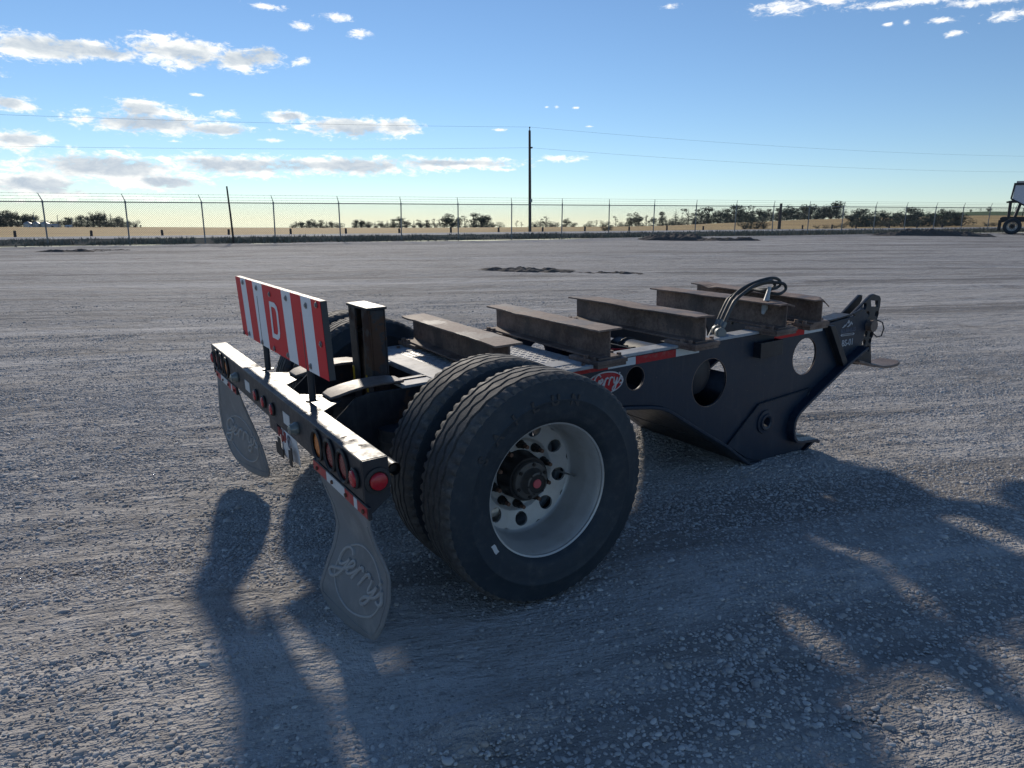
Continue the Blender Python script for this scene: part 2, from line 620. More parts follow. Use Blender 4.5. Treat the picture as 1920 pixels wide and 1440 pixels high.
M['lamp_clear'] = mat_simple('clear_lamp_lens', (0.17, 0.19, 0.18), 0.16, 0, 0.25, 40.0, 0.2, 120.0, 0.7)
M['grommet'] = mat_simple('rubber_grommet', (0.028, 0.028, 0.029), 0.6, 0, 0.3, 30.0, 0.1, 90.0, 0.4, 0.4, (0.10, 0.095, 0.09))
M['sign_red'] = mat_tape('sign_red', (0.72, 0.012, 0.024), 0.5, 0.06, (0.45, 0.05, 0.05))
M['sign_white'] = mat_tape('sign_white', (0.86, 0.87, 0.90), 0.45, 0.12, (0.5, 0.49, 0.48))
M['board'] = mat_simple('board_edge', (0.05, 0.05, 0.052), 0.6, 0, 0.3, 10.0, 0.2, 60)
M['tape_red'] = mat_tape('red_reflective_tape', (0.42, 0.022, 0.03), 0.35, 0.45, (0.30, 0.16, 0.15))
M['tape_red2'] = mat_tape('bright_red_reflective_tape', (0.55, 0.012, 0.022), 0.3, 0.12, (0.3, 0.06, 0.06))
M['tape_white'] = mat_tape('white_reflective_tape', (0.62, 0.66, 0.68), 0.3, 0.3, (0.36, 0.36, 0.35))
M['deck'] = mat_simple('checker_plate', (0.42, 0.43, 0.44), 0.5, 0.3, 0.2, 7.0, 0.05, 90.0, 0.5, 0.4, (0.17, 0.16, 0.15))
M['badge_red'] = mat_tape('badge_red', (0.42, 0.02, 0.03), 0.35, 0.3, (0.4, 0.2, 0.2))
M['badge_white'] = mat_tape('badge_silver', (0.62, 0.62, 0.62), 0.35, 0.3, (0.4, 0.38, 0.37))
M['decal'] = mat_tape('grey_decal', (0.42, 0.45, 0.49), 0.5, 0.3, (0.2, 0.2, 0.22))
M['decal_dim'] = mat_tape('dim_blue_decal', (0.10, 0.125, 0.18), 0.5, 0.3, (0.04, 0.045, 0.06))
M['yellow'] = mat_tape('yellow_sticker', (0.55, 0.36, 0.02), 0.45, 0.25, (0.2, 0.16, 0.06))
M['hose'] = mat_simple('black_hose', (0.035, 0.041, 0.044), 0.62, 0, 0.25, 20.0, 0.1, 80.0, 0.5, 0.3, (0.11, 0.11, 0.105))
M['hose_tape'] = mat_simple('grey_hose_tape', (0.42, 0.43, 0.43), 0.5, 0, 0.3, 40.0, 0.2, 60)
M['plate'] = mat_tape('licence_plate', (0.66, 0.68, 0.71), 0.4, 0.25, (0.3, 0.28, 0.25))
M['plate_ink'] = mat_tape('licence_plate_ink', (0.30, 0.05, 0.05), 0.45, 0.2, (0.3, 0.2, 0.2))
M['mud'] = mat_simple('caked_mud', (0.07, 0.055, 0.045), 0.95, 0, 0.3, 30, 0.5, 70)
M['galv'] = mat_simple('galvanised_steel', (0.23, 0.25, 0.27), 0.5, 0.6, 0.2, 6.0)
M['wood'] = mat_simple('weathered_pole_wood', (0.075, 0.06, 0.05), 0.85, 0, 0.35, 12.0, 0.3, 40)
M['darkpost'] = mat_simple('dark_post_wood', (0.05, 0.042, 0.038), 0.85, 0, 0.3, 12.0, 0.3, 40)
M['bark'] = mat_simple('bark', (0.06, 0.05, 0.042), 0.9, 0, 0.3, 6.0)
M['mesh_wire'] = mat_simple('dull_mesh_wire', (0.16, 0.17, 0.175), 0.7, 0.0, 0.15, 6.0, spec=0.2)
M['wire'] = mat_simple('cable', (0.06, 0.06, 0.065), 0.6, 0.3, 0.1, 6.0)
M['leaf_a'] = mat_leaf('leaf_broad', (0.062, 0.082, 0.042))
M['leaf_b'] = mat_leaf('leaf_spruce', (0.038, 0.058, 0.040))
M['leaf_c'] = mat_leaf('leaf_olive', (0.080, 0.092, 0.050))
M['bin'] = mat_simple('bin_steel', (0.42, 0.45, 0.48), 0.4, 0.6, 0.12, 2.0)
M['shed'] = mat_simple('shed_white', (0.66, 0.68, 0.70), 0.5, 0, 0.1, 2.0)
M['shed_roof'] = mat_simple('shed_roof_grey', (0.34, 0.36, 0.38), 0.5, 0.2, 0.1, 2.0)
M['hop_white'] = mat_simple('hopper_panel', (0.45, 0.47, 0.56), 0.3, 0.2, 0.08, 1.0, 0, 60, 0.5)
M['hop_dark'] = mat_simple('hopper_frame', (0.018, 0.019, 0.022), 0.5, 0, 0.3, 5.0)
M['tarp'] = mat_simple('roll_tarp', (0.17, 0.18, 0.18), 0.6, 0, 0.2, 4.0)


# ------------------------------------------------------------------ terrain
FH = np.array([math.cos(YAW), math.sin(YAW)])
RH = np.array([math.sin(YAW), -math.cos(YAW)])
C2 = np.array([CAM.x, CAM.y])
FA0, FB0 = 29.978, -19.62
FD = np.array([1.233, 2.79]) / 3.0503
FP = np.array([2.79, -1.233]) / 3.0503


def sq_from_xy(x, y):
    a = (x - C2[0]) * FH[0] + (y - C2[1]) * FH[1]
    b = (x - C2[0]) * RH[0] + (y - C2[1]) * RH[1]
    s = (a - FA0) * FD[0] + (b - FB0) * FD[1]
    q = (a - FA0) * FP[0] + (b - FB0) * FP[1]
    return a, b, s, q


def xy_from_sq(s, q):
    a = FA0 + s * FD[0] + q * FP[0]
    b = FB0 + s * FD[1] + q * FP[1]
    return C2[0] + a * FH[0] + b * RH[0], C2[1] + a * FH[1] + b * RH[1]


def sstep(x):
    x = np.clip(x, 0, 1)
    return x * x * (3 - 2 * x)


def zfence(s):
    return 0.56 + 0.0125 * np.clip(s, -60, 130)


def ground_z(x, y):
    """height of the land at world x, y (lot, verge, road, fields)"""
    x = np.asarray(x, float); y = np.asarray(y, float)
    a, b, s, q = sq_from_xy(x, y)
    zf = zfence(s)
    tau = np.clip(np.logaddexp(0, (q + 25) / 2.2) * 2.2 / 25, 0, 1)
    zl = zf * (1 - (1 - tau) ** 1.7)
    verge = -0.06 * np.sin(np.pi * np.clip((q - 0.8) / 10.5, 0, 1)) ** 2
    road = 0.06 * np.sin(np.pi * np.clip((q - 12) / 8, 0, 1))
    t = np.clip(b / np.maximum(a, 5), -1.2, 1.2)
    f1 = np.interp(t, [-.8, -.35, 0, .2, .4, .65, 1.2], [-.5, -.5, .1, .5, 5, 9, 13])
    f2 = np.interp(t, [-.8, -.35, 0, .2, .4, .65, 1.2], [-12, -12, -9, -4, 8, 25, 34])
    f3 = np.interp(t, [-.8, -.35, 0, .2, .4, .65, 1.2], [-45, -45, -30, -20, -10, 10, 20])
    zo = zf + verge + road
    k1 = sstep((q - 20) / 230); k1 = 0.5 * k1 + 0.5 * np.clip((q - 20) / 230, 0, 1)
    zo = zo + (f1 - zf) * k1
    zo = zo + (f2 - f1) * sstep((q - 250) / 420)
    zo = zo + (f3 - f2) * sstep((q - 700) / 2600)
    return np.where(q < 0, zl, zo)


def vnoise(x, y, seed=0):
    xi = np.floor(x).astype(np.int64); yi = np.floor(y).astype(np.int64)
    fx = x - xi; fy = y - yi
    fx = fx * fx * (3 - 2 * fx); fy = fy * fy * (3 - 2 * fy)

    def h(i, j):
        v = np.sin(i * 127.1 + j * 311.7 + seed * 74.7) * 43758.5453
        return v - np.floor(v)
    return (h(xi, yi) * (1 - fx) + h(xi + 1, yi) * fx) * (1 - fy) + (h(xi, yi + 1) * (1 - fx) + h(xi + 1, yi + 1) * fx) * fy


def fbm(x, y, oct=4, seed=0):
    v = 0; a = 0.5
    for o in range(oct):
        v = v + a * (vnoise(x * 2 ** o, y * 2 ** o, seed + o * 3) - 0.5)
        a *= 0.5
    return v


# direction of the wheel ruts across the yard (roughly along the fence)
RUTD = np.array([0.955, -0.295])


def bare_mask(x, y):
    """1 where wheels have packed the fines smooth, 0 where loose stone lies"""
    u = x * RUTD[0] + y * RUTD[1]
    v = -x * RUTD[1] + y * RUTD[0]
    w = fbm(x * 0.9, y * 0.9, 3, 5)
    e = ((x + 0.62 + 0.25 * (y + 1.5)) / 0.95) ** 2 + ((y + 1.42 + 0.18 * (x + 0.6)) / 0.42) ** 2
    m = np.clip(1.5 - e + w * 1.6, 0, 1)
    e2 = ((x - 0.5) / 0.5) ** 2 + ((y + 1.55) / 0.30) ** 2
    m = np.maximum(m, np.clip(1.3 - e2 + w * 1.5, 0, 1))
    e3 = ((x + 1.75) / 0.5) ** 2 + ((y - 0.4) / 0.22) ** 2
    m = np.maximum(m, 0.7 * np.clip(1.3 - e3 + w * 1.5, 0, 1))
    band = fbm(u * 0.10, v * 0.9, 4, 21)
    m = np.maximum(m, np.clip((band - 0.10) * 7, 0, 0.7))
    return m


def lot_relief(x, y):
    u = x * RUTD[0] + y * RUTD[1]
    v = -x * RUTD[1] + y * RUTD[0]
    z = 0.11 * fbm(u * 0.13, v * 0.8, 4, 3)
    z = z + 0.020 * fbm(x * 2.2, y * 2.2, 3, 9) * (1 - 0.6 * bare_mask(x, y))
    z = z + 0.026 * fbm(u * 0.7, v * 5.0, 3, 14)
    z = z + 0.014 * fbm(x * 9, y * 9, 3, 30) * (1 - 0.75 * bare_mask(x, y))
    # a low scuffed ridge close to the camera
    rx, ry = x + 0.72, y + 1.80
    z = z + 0.055 * np.exp(-((rx * 0.95 + ry * 0.3) / 0.22) ** 2 - ((ry - 0.15 * rx) / 0.085) ** 2) * (1 + 1.2 * fbm(x * 12, y * 12, 3, 40))
    # flat under the wheels and the skid so they stand on it
    for px, py, rad in ((0, -1.13, .5), (0, -.80, .5), (0, .80, .5), (0, 1.13, .5), (2.5, -.5, .5), (2.5, .5, .5)):
        d = np.hypot(x - px, y - py)
        z = z * (1 - np.exp(-(d / rad) ** 4))
    return z


def lot_z(x, y):
    x = np.asarray(x, float); y = np.asarray(y, float)
    return ground_z(x, y) + lot_relief(x, y) - 0.004


def graded(lo, hi, c, fine, growth):
    out = [c]
    d = fine; x = c
    while x < hi:
        dd = fine + max(0, (x - c) - 3.2) * growth
        x += dd; out.append(min(x, hi))
    left = []
    x = c
    while x > lo:
        dd = fine + max(0, (c - x) - 3.2) * growth
        x -= dd; left.append(max(x, lo))
    return np.array(left[::-1] + out)


def grid_mesh(name, S, Q, zfn, mat):
    s, q = np.meshgrid(S, Q, indexing='ij')
    x, y = xy_from_sq(s, q)
    z = zfn(x, y)
    v = np.stack([x, y, z], -1).reshape(-1, 3)
    ns, nq = len(S), len(Q)
    i = np.arange(ns * nq).reshape(ns, nq)
    f = np.stack([i[:-1, :-1], i[1:, :-1], i[1:, 1:], i[:-1, 1:]], -1).reshape(-1, 4)
    me = bpy.data.meshes.new(name)
    me.vertices.add(len(v)); me.vertices.foreach_set('co', v.ravel())
    me.loops.add(f.size); me.loops.foreach_set('vertex_index', f.ravel())
    me.polygons.add(len(f))
    me.polygons.foreach_set('loop_start', np.arange(0, f.size, 4))
    me.polygons.foreach_set('loop_total', np.full(len(f), 4))
    me.polygons.foreach_set('use_smooth', np.ones(len(f), bool))
    me.update(calc_edges=True)
    me.validate()
    if me.polygons[0].normal.z < 0:
        me.flip_normals()
    me.materials.append(mat)
    return me


def mat_gravel():
    mt, t, p = base_mat('gravel_ground')
    c = coords(t)
    ang = math.atan2(RUTD[1], RUTD[0])
    mp = N(t, 'ShaderNodeMapping')
    mp.inputs['Rotation'].default_value = (0, 0, -ang)
    lk(t, c, mp.inputs['Vector'])
    ru = vmth(t, 'MULTIPLY', mp.outputs[0], (0.10, 0.85, 1))
    streak = noise(t, ru, 1.0, 4, 0.62, 0.4)
    big = noise(t, c, 0.35, 5, 0.6)
    mid = noise(t, c, 2.6, 4, 0.65)
    fine = noise(t, c, 38, 3, 0.7)
    col = mixc(t, smooth(t, mid, 0.3, 0.7), (0.42, 0.395, 0.37), (0.55, 0.52, 0.49))
    col = mixc(t, mth(t, 'MULTIPLY', smooth(t, streak, 0.54, 0.70), 0.55), col, (0.25, 0.233, 0.218))
    col = mixc(t, mth(t, 'MULTIPLY', smooth(t, big, 0.5, 0.7), 0.35), col, (0.50, 0.49, 0.48))
    soil = smooth(t, noise(t, c, 0.8, 6, 0.7, 0.6), 0.56, 0.66)
    col = mixc(t, mth(t, 'MULTIPLY', soil, 0.75), col, (0.19, 0.165, 0.145))
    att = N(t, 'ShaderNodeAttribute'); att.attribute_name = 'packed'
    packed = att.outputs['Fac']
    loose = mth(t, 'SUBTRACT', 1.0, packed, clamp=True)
    col = mixc(t, mth(t, 'MULTIPLY', loose, 0.45), col, (0.27, 0.255, 0.243))  # loose fines are darker; shade between the pebbles is painted in as well
    # small stones lying in the fines
    v = N(t, 'ShaderNodeTexVoronoi'); v.inputs['Scale'].default_value = 62
    v.inputs['Randomness'].default_value = 1.0
    lk(t, c, v.inputs['Vector'])
    v2 = N(t, 'ShaderNodeTexVoronoi'); v2.inputs['Scale'].default_value = 26
    lk(t, c, v2.inputs['Vector'])
    sepc = N(t, 'ShaderNodeSeparateColor'); lk(t, v.outputs['Color'], sepc.inputs[0])
    sepd = N(t, 'ShaderNodeSeparateColor'); lk(t, v2.outputs['Color'], sepd.inputs[0])
    is1 = mth(t, 'MULTIPLY', mth(t, 'LESS_THAN', v.outputs['Distance'], 0.42), mth(t, 'GREATER_THAN', sepc.outputs[0], 0.55))
    is2 = mth(t, 'MULTIPLY', mth(t, 'LESS_THAN', v2.outputs['Distance'], 0.36), mth(t, 'GREATER_THAN', sepd.outputs[0], 0.78))
    sc1 = mixc(t, sepc.outputs[1], (0.24, 0.235, 0.23), (0.62, 0.605, 0.58))
    sc2 = mixc(t, sepd.outputs[1], (0.26, 0.25, 0.24), (0.64, 0.62, 0.59))
    col = mixc(t, mth(t, 'MULTIPLY', is1, 0.85), col, sc1)
    col = mixc(t, mth(t, 'MULTIPLY', is2, 0.75), col, sc2)
    sp = noise(t, c, 6.5, 6, 0.8)
    col = mixc(t, mth(t, 'MULTIPLY', smooth(t, sp, 0.54, 0.64), 0.65), col, (0.56, 0.55, 0.54))
    col = mixc(t, mth(t, 'MULTIPLY', smooth(t, sp, 0.47, 0.36), 0.6), col, (0.22, 0.207, 0.196))
    rut2 = noise(t, vmth(t, 'MULTIPLY', mp.outputs[0], (0.05, 0.42, 1)), 1.0, 7, 0.68, 0.5)
    col = mixc(t, mth(t, 'MULTIPLY', smooth(t, rut2, 0.56, 0.63), 0.7), col, (0.215, 0.20, 0.186))
    lane = noise(t, vmth(t, 'MULTIPLY', mp.outputs[0], (0.035, 1.15, 1)), 1.0, 4, 0.6, 0.3)
    col = mixc(t, mth(t, 'MULTIPLY', smooth(t, lane, 0.57, 0.62), 0.75), col, (0.175, 0.16, 0.147))
    col = mixc(t, mth(t, 'MULTIPLY', smooth(t, lane, 0.43, 0.36), 0.6), col, (0.60, 0.58, 0.56))
    scuff = noise(t, vmth(t, 'MULTIPLY', mp.outputs[0], (0.22, 1.1, 1)), 1.0, 7, 0.78, 0.8)
    col = mixc(t, mth(t, 'MULTIPLY', smooth(t, scuff, 0.53, 0.60), 0.6), col, (0.20, 0.184, 0.17))
    col = mixc(t, mth(t, 'MULTIPLY', smooth(t, scuff, 0.45, 0.38), 0.45), col, (0.58, 0.56, 0.54))
    col = mixc(t, mth(t, 'MULTIPLY', fine, 0.35), col, (0.30, 0.29, 0.28))
    lk(t, col, p.inputs['Base Color'])
    p.inputs['Roughness'].default_value = 0.92
    p.inputs['Specular IOR Level'].default_value = 0.25
    h1 = mth(t, 'MULTIPLY', is1, mth(t, 'SUBTRACT', 0.42, v.outputs['Distance']))
    h2 = mth(t, 'MULTIPLY', is2, mth(t, 'SUBTRACT', 0.36, v2.outputs['Distance']))
    h = mth(t, 'ADD', mth(t, 'MULTIPLY', h1, 1.1), mth(t, 'MULTIPLY', h2, 2.4))
    h = mth(t, 'ADD', h, mth(t, 'MULTIPLY', fine, 0.8))
    h = mth(t, 'ADD', h, mth(t, 'MULTIPLY', noise(t, c, 6, 5, 0.72), 5.0))
    h = mth(t, 'ADD', h, mth(t, 'MULTIPLY', noise(t, vmth(t, 'MULTIPLY', mp.outputs[0], (0.5, 2.6, 1)), 1.0, 6, 0.72), 9.0))
    bump(t, p, h, 0.75, 0.016)
    return mt


def mat_field(name, lo, hi, sc, dark, stretch=(1, 1, 1), bd=0.1):
    mt, t, p = base_mat(name)
    c = vmth(t, 'MULTIPLY', coords(t), stretch)
    n = noise(t, c, sc, 7, 0.65)
    n2 = noise(t, c, sc * 14, 4, 0.6)
    col = mixc(t, smooth(t, n, 0.3, 0.7), lo, hi)
    col = mixc(t, mth(t, 'MULTIPLY', smooth(t, n2, 0.45, 0.7), 0.5), col, dark)
    lk(t, col, p.inputs['Base Color'])
    p.inputs['Roughness'].default_value = 0.9
    p.inputs['Specular IOR Level'].default_value = 0.0 if 'verge' in name else 0.2
    bump(t, p, mth(t, 'ADD', n2, n), 0.6, bd)
    return mt


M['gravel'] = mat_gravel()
M['verge'] = mat_field('verge_grass', (0.11, 0.115, 0.105), (0.19, 0.185, 0.16), 0.8, (0.07, 0.074, 0.07))
M['roadmat'] = mat_field('pale_road', (0.34, 0.34, 0.345), (0.44, 0.44, 0.44), 0.5, (0.30, 0.30, 0.30), (1, 1, 1), 0.02)
M['stubble'] = mat_field('stubble', (0.45, 0.30, 0.12), (0.60, 0.42, 0.18), 0.03, (0.36, 0.24, 0.10), (1, 1, 1), 0.3)
M['far_land'] = mat_field('far_land', (0.10, 0.12, 0.05), (0.24, 0.20, 0.10), 0.004, (0.08, 0.10, 0.05))
M['green'] = mat_field('green_crop', (0.085, 0.13, 0.05), (0.13, 0.18, 0.07), 0.01, (0.08, 0.12, 0.05))
M['soil'] = mat_simple('loose_soil', (0.105, 0.092, 0.082), 0.95, 0, 0.35, 4.0, 0.8, 25.0, 0.2)

# trailer stands at s, q of the world origin
_a, _b, S0, Q0 = [float(v) for v in sq_from_xy(0.2, -0.6)]
S_lot = graded(-260, 300, S0, 0.032, 0.045)
Q_lot = graded(-160, -1.6, Q0, 0.032, 0.030)
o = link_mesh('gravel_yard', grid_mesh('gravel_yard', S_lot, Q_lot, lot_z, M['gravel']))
_co = np.empty(len(o.data.vertices) * 3); o.data.vertices.foreach_get('co', _co); _co = _co.reshape(-1, 3)
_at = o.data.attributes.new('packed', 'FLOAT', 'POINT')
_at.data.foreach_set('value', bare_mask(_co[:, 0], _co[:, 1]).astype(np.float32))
tag(o, 'grey gravel yard with wheel ruts and packed earth', kind='structure')
S_far = np.unique(np.concatenate([np.linspace(-260, 300, 141)]))
o = link_mesh('grass_verge', grid_mesh('grass_verge', S_far, np.linspace(-1.6, 12, 35), lambda x, y: ground_z(x, y) + 0.05 * fbm(x * 0.9, y * 0.9, 4, 77), M['verge']))
tag(o, 'dark grassy ditch between the fence and the road', kind='structure')
o = link_mesh('road', grid_mesh('road', S_far, np.linspace(12, 20, 9), ground_z, M['roadmat']))
tag(o, 'pale road running behind the fence', kind='structure')
S_f2 = np.linspace(-900, 1300, 200)
o = link_mesh('stubble_field', grid_mesh('stubble_field', S_f2, np.linspace(20, 260, 60), ground_z, M['stubble']))
tag(o, 'golden stubble field beyond the road', kind='structure')
S_f3 = np.linspace(-4500, 5500, 200)
o = link_mesh('far_fields', grid_mesh('far_fields', S_f3, np.concatenate([np.linspace(260, 800, 40), np.linspace(860, 5000, 40)]), ground_z, M['green']))
tag(o, 'distant green crop land rising at the right', kind='structure')


def on_lot(px, py):
    return float(lot_z(px, py))


def from_pixel(u, q):
    """ground point in the direction of image column u at distance q past the fence line"""
    tb = ((u - 960) / 1308.49 + ROLL * -0.229) * HZC
    a = (q + (FA0 * FP[0] + FB0 * FP[1])) / (FP[0] + tb * FP[1])
    b = a * tb
    return C2[0] + a * FH[0] + b * RH[0], C2[1] + a * FH[1] + b * RH[1], a


HZC = math.cos(PITCH)
KPX = 1308.49 / math.cos(PITCH) ** 2   # pixels per radian of elevation at the horizon row


# ------------------------------------------------------------------ loose gravel (stuff)
def make_gravel():
    pebs = bpy.data.collections.new('pebble_shapes')
    pmt, t, p = base_mat('pebble_stone')
    oi = N(t, 'ShaderNodeObjectInfo')
    ramp = N(t, 'ShaderNodeValToRGB')
    e = ramp.color_ramp.elements
    e[0].position = 0; e[0].color = (0.30, 0.29, 0.28, 1)
    e[1].position = 1; e[1].color = (0.68, 0.655, 0.61, 1)
    for pos, cc in ((0.3, (0.41, 0.395, 0.38, 1)), (0.55, (0.48, 0.465, 0.45, 1)), (0.72, (0.40, 0.335, 0.28, 1)), (0.78, (0.50, 0.485, 0.47, 1)), (0.92, (0.58, 0.565, 0.54, 1))):
        el = e.new(pos); el.color = cc
    lk(t, oi.outputs['Random'], ramp.inputs[0])
    n = noise(t, coords(t), 1.3, 4, 0.6)
    col = mixc(t, mth(t, 'MULTIPLY', n, 0.5), ramp.outputs[0], (0.38, 0.37, 0.36))
    lk(t, col, p.inputs['Base Color'])
    p.inputs['Roughness'].default_value = 0.8
    p.inputs['Specular IOR Level'].default_value = 0.35
    for k in range(6):
        bm = bmesh.new()
        bmesh.ops.create_icosphere(bm, subdivisions=2, radius=1.0)
        ph = k * 5.3
        for v in bm.verts:
            c = v.co
            r = 1 + 0.22 * math.sin(2.1 * c.x + ph) * math.cos(1.7 * c.y + ph * .7) + 0.14 * math.sin(3.3 * c.z + 2.2 * c.x + ph)
            v.co = Vector((c.x * r * (1.0 + .12 * (k % 3)), c.y * r * 0.82, c.z * r * (0.46 + .06 * (k % 2)) - 0.13))
            if k % 2:   # broken face
                dn = Vector((math.cos(ph), math.sin(ph), 0.5)).normalized()
                ov = v.co.dot(dn) - 0.62
                if ov > 0:
                    v.co -= dn * ov
        me = bpy.data.meshes.new('pebble')
        bm.to_mesh(me); bm.free()
        for f in me.polygons:
            f.use_smooth = True
        me.materials.append(pmt)
        pebs.objects.link(bpy.data.objects.new('pebble', me))
    # emitting patch of ground in front of and around the trailer
    S = np.arange(S0 - 9.0, S0 + 9.5, 0.10); Q = np.arange(Q0 - 3.2, Q0 + 12.0, 0.10)
    me = grid_mesh('loose_gravel', S, Q, lambda x, y: lot_z(x, y) + 0.001, pmt)
    co = np.empty(len(me.vertices) * 3); me.vertices.foreach_get('co', co); co = co.reshape(-1, 3)
    x, y = co[:, 0], co[:, 1]
    a, b, s, q = sq_from_xy(x, y)
    dist = np.hypot(x - CAM.x, y - CAM.y)
    inview = (a > 0.5) & (np.abs(b) < a * 0.85 + 0.9)
    clump = np.clip(0.95 + 2.2 * fbm(x * 1.6, y * 1.6, 4, 50) + 1.3 * fbm(x * 0.5, y * 0.5, 3, 60), 0.06, 1.8)
    u = x * RUTD[0] + y * RUTD[1]; v = -x * RUTD[1] + y * RUTD[0]
    clump = clump * np.clip(0.75 + 3.4 * fbm(u * 0.45, v * 2.4, 4, 70), 0.05, 1.9)
    fall = np.clip(1.25 - dist / 13.5, 0.0, 1.0) ** 1.3
    dens = clump * fall * (1 - 0.93 * bare_mask(x, y)) * inview
    at = me.attributes.new('dens', 'FLOAT', 'POINT')
    at.data.foreach_set('value', dens.astype(np.float32))
    o = link_mesh('loose_gravel', me)
    tag(o, 'loose rounded gravel stones scattered over the yard', kind='stuff')
    ng = bpy.data.node_groups.new('scatter_stones', 'GeometryNodeTree')
    ng.interface.new_socket('Geometry', in_out='INPUT', socket_type='NodeSocketGeometry')
    ng.interface.new_socket('Geometry', in_out='OUTPUT', socket_type='NodeSocketGeometry')
    gi = ng.nodes.new('NodeGroupInput'); go = ng.nodes.new('NodeGroupOutput')
    join = ng.nodes.new('GeometryNodeJoinGeometry')
    for seed, dmax, smin, smax, pw in ((1, 3200, 0.0028, 0.0080, 1.4), (2, 620, 0.007, 0.0140, 1.6), (3, 50, 0.012, 0.021, 1.7), (4, 4.0, 0.018, 0.030, 1.5)):
        ci = ng.nodes.new('GeometryNodeCollectionInfo')
        ci.inputs['Collection'].default_value = pebs
        ci.inputs['Separate Children'].default_value = True
        ci.inputs['Reset Children'].default_value = True
        dp = ng.nodes.new('GeometryNodeDistributePointsOnFaces')
        dp.distribute_method = 'RANDOM'
        dp.inputs['Seed'].default_value = seed
        na = ng.nodes.new('GeometryNodeInputNamedAttribute'); na.data_type = 'FLOAT'
        na.inputs['Name'].default_value = 'dens'
        mu = ng.nodes.new('ShaderNodeMath'); mu.operation = 'MULTIPLY'; mu.inputs[1].default_value = dmax
        ng.links.new(na.outputs['Attribute'], mu.inputs[0])
        ng.links.new(mu.outputs[0], dp.inputs['Density'])
        ng.links.new(gi.outputs[0], dp.inputs['Mesh'])
        rv = ng.nodes.new('FunctionNodeRandomValue'); rv.data_type = 'FLOAT_VECTOR'
        rv.inputs[0].default_value = (-0.28, -0.28, 0); rv.inputs[1].default_value = (0.28, 0.28, 6.283)
        rv.inputs['Seed'].default_value = seed + 20
        rs = ng.nodes.new('FunctionNodeRandomValue'); rs.data_type = 'FLOAT'
        rs.inputs[2].default_value = 0.0; rs.inputs[3].default_value = 1.0
        rs.inputs['Seed'].default_value = seed + 40
        pwn = ng.nodes.new('ShaderNodeMath'); pwn.operation = 'POWER'; pwn.inputs[1].default_value = pw
        ng.links.new(rs.outputs[1], pwn.inputs[0])
        ma = ng.nodes.new('ShaderNodeMath'); ma.operation = 'MULTIPLY_ADD'
        ma.inputs[1].default_value = smax - smin; ma.inputs[2].default_value = smin
        ng.links.new(pwn.outputs[0], ma.inputs[0])
        ip = ng.nodes.new('GeometryNodeInstanceOnPoints')
        ng.links.new(dp.outputs['Points'], ip.inputs['Points'])
        ng.links.new(ci.outputs[0], ip.inputs['Instance'])
        ip.inputs['Pick Instance'].default_value = True
        ng.links.new(rv.outputs[0], ip.inputs['Rotation'])
        ng.links.new(ma.outputs[0], ip.inputs['Scale'])
        ng.links.new(ip.outputs[0], join.inputs[0])
    ng.links.new(join.outputs[0], go.inputs[0])
    md = o.modifiers.new('scatter', 'NODES'); md.node_group = ng


make_gravel()

# ------------------------------------------------------------------ soil heaps
def soil_heap(u0, v0, u1, v1, dist, hgt, wid, label, seed):
    """long low heap of loose soil between two bearings at a ground distance"""
    pts = []
    for (u, v) in ((u0, dist), (u1, dist)):
        a = v; b = v * (u - 960) / 1308.49 * HZC
        pts.append(np.array([C2[0] + a * FH[0] + b * RH[0], C2[1] + a * FH[1] + b * RH[1]]))
    p0, p1 = pts
    d = p1 - p0; L = np.linalg.norm(d); d = d / L; nrm = np.array([-d[1], d[0]])
    nu, nv = int(max(40, L / 0.07)), 34
    uu, vv = np.meshgrid(np.linspace(0, 1, nu), np.linspace(-1, 1, nv), indexing='ij')
    wv = wid * (0.55 + 0.9 * vnoise(uu * L * 0.5 + seed, uu * 0 + seed, seed))
    off = 0.5 * fbm(uu * L * 0.3, uu * 0 + seed, 3, seed) * wid
    X = p0[0] + d[0] * uu * L + nrm[0] * (vv * wv + off); Y = p0[1] + d[1] * uu * L + nrm[1] * (vv * wv + off)
    env = np.clip(np.sin(np.pi * uu), 0, 1) ** 0.6 * np.clip(1 - vv ** 2, 0, 1)
    lump = 0.55 + 1.1 * fbm(X * 1.3, Y * 1.3, 4, seed + 2) + 0.5 * vnoise(uu * L * 0.35, vv * 0, seed + 5)
    Z = lot_z(X, Y) - 0.02 + hgt * env * np.clip(lump, 0.05, 2) * (1 + 0.9 * fbm(X * 3.1, Y * 3.1, 4, seed + 4)) + 0.16 * env ** .5 * fbm(X * 6, Y * 6, 3, seed + 8)
    vs = np.stack([X, Y, Z], -1).reshape(-1, 3)
    i = np.arange(nu * nv).reshape(nu, nv)
    f = np.stack([i[:-1, :-1], i[1:, :-1], i[1:, 1:], i[:-1, 1:]], -1).reshape(-1, 4)
    me = bpy.data.meshes.new('soil_heap')
    me.from_pydata(vs.tolist(), [], f.tolist())
    me.update()
    if me.polygons[0].normal.z < 0:
        me.flip_normals()
    o = link_mesh('soil_heap', me, M['soil'])
    tag(o, label, 'soil heap', 'soil heaps in the yard')


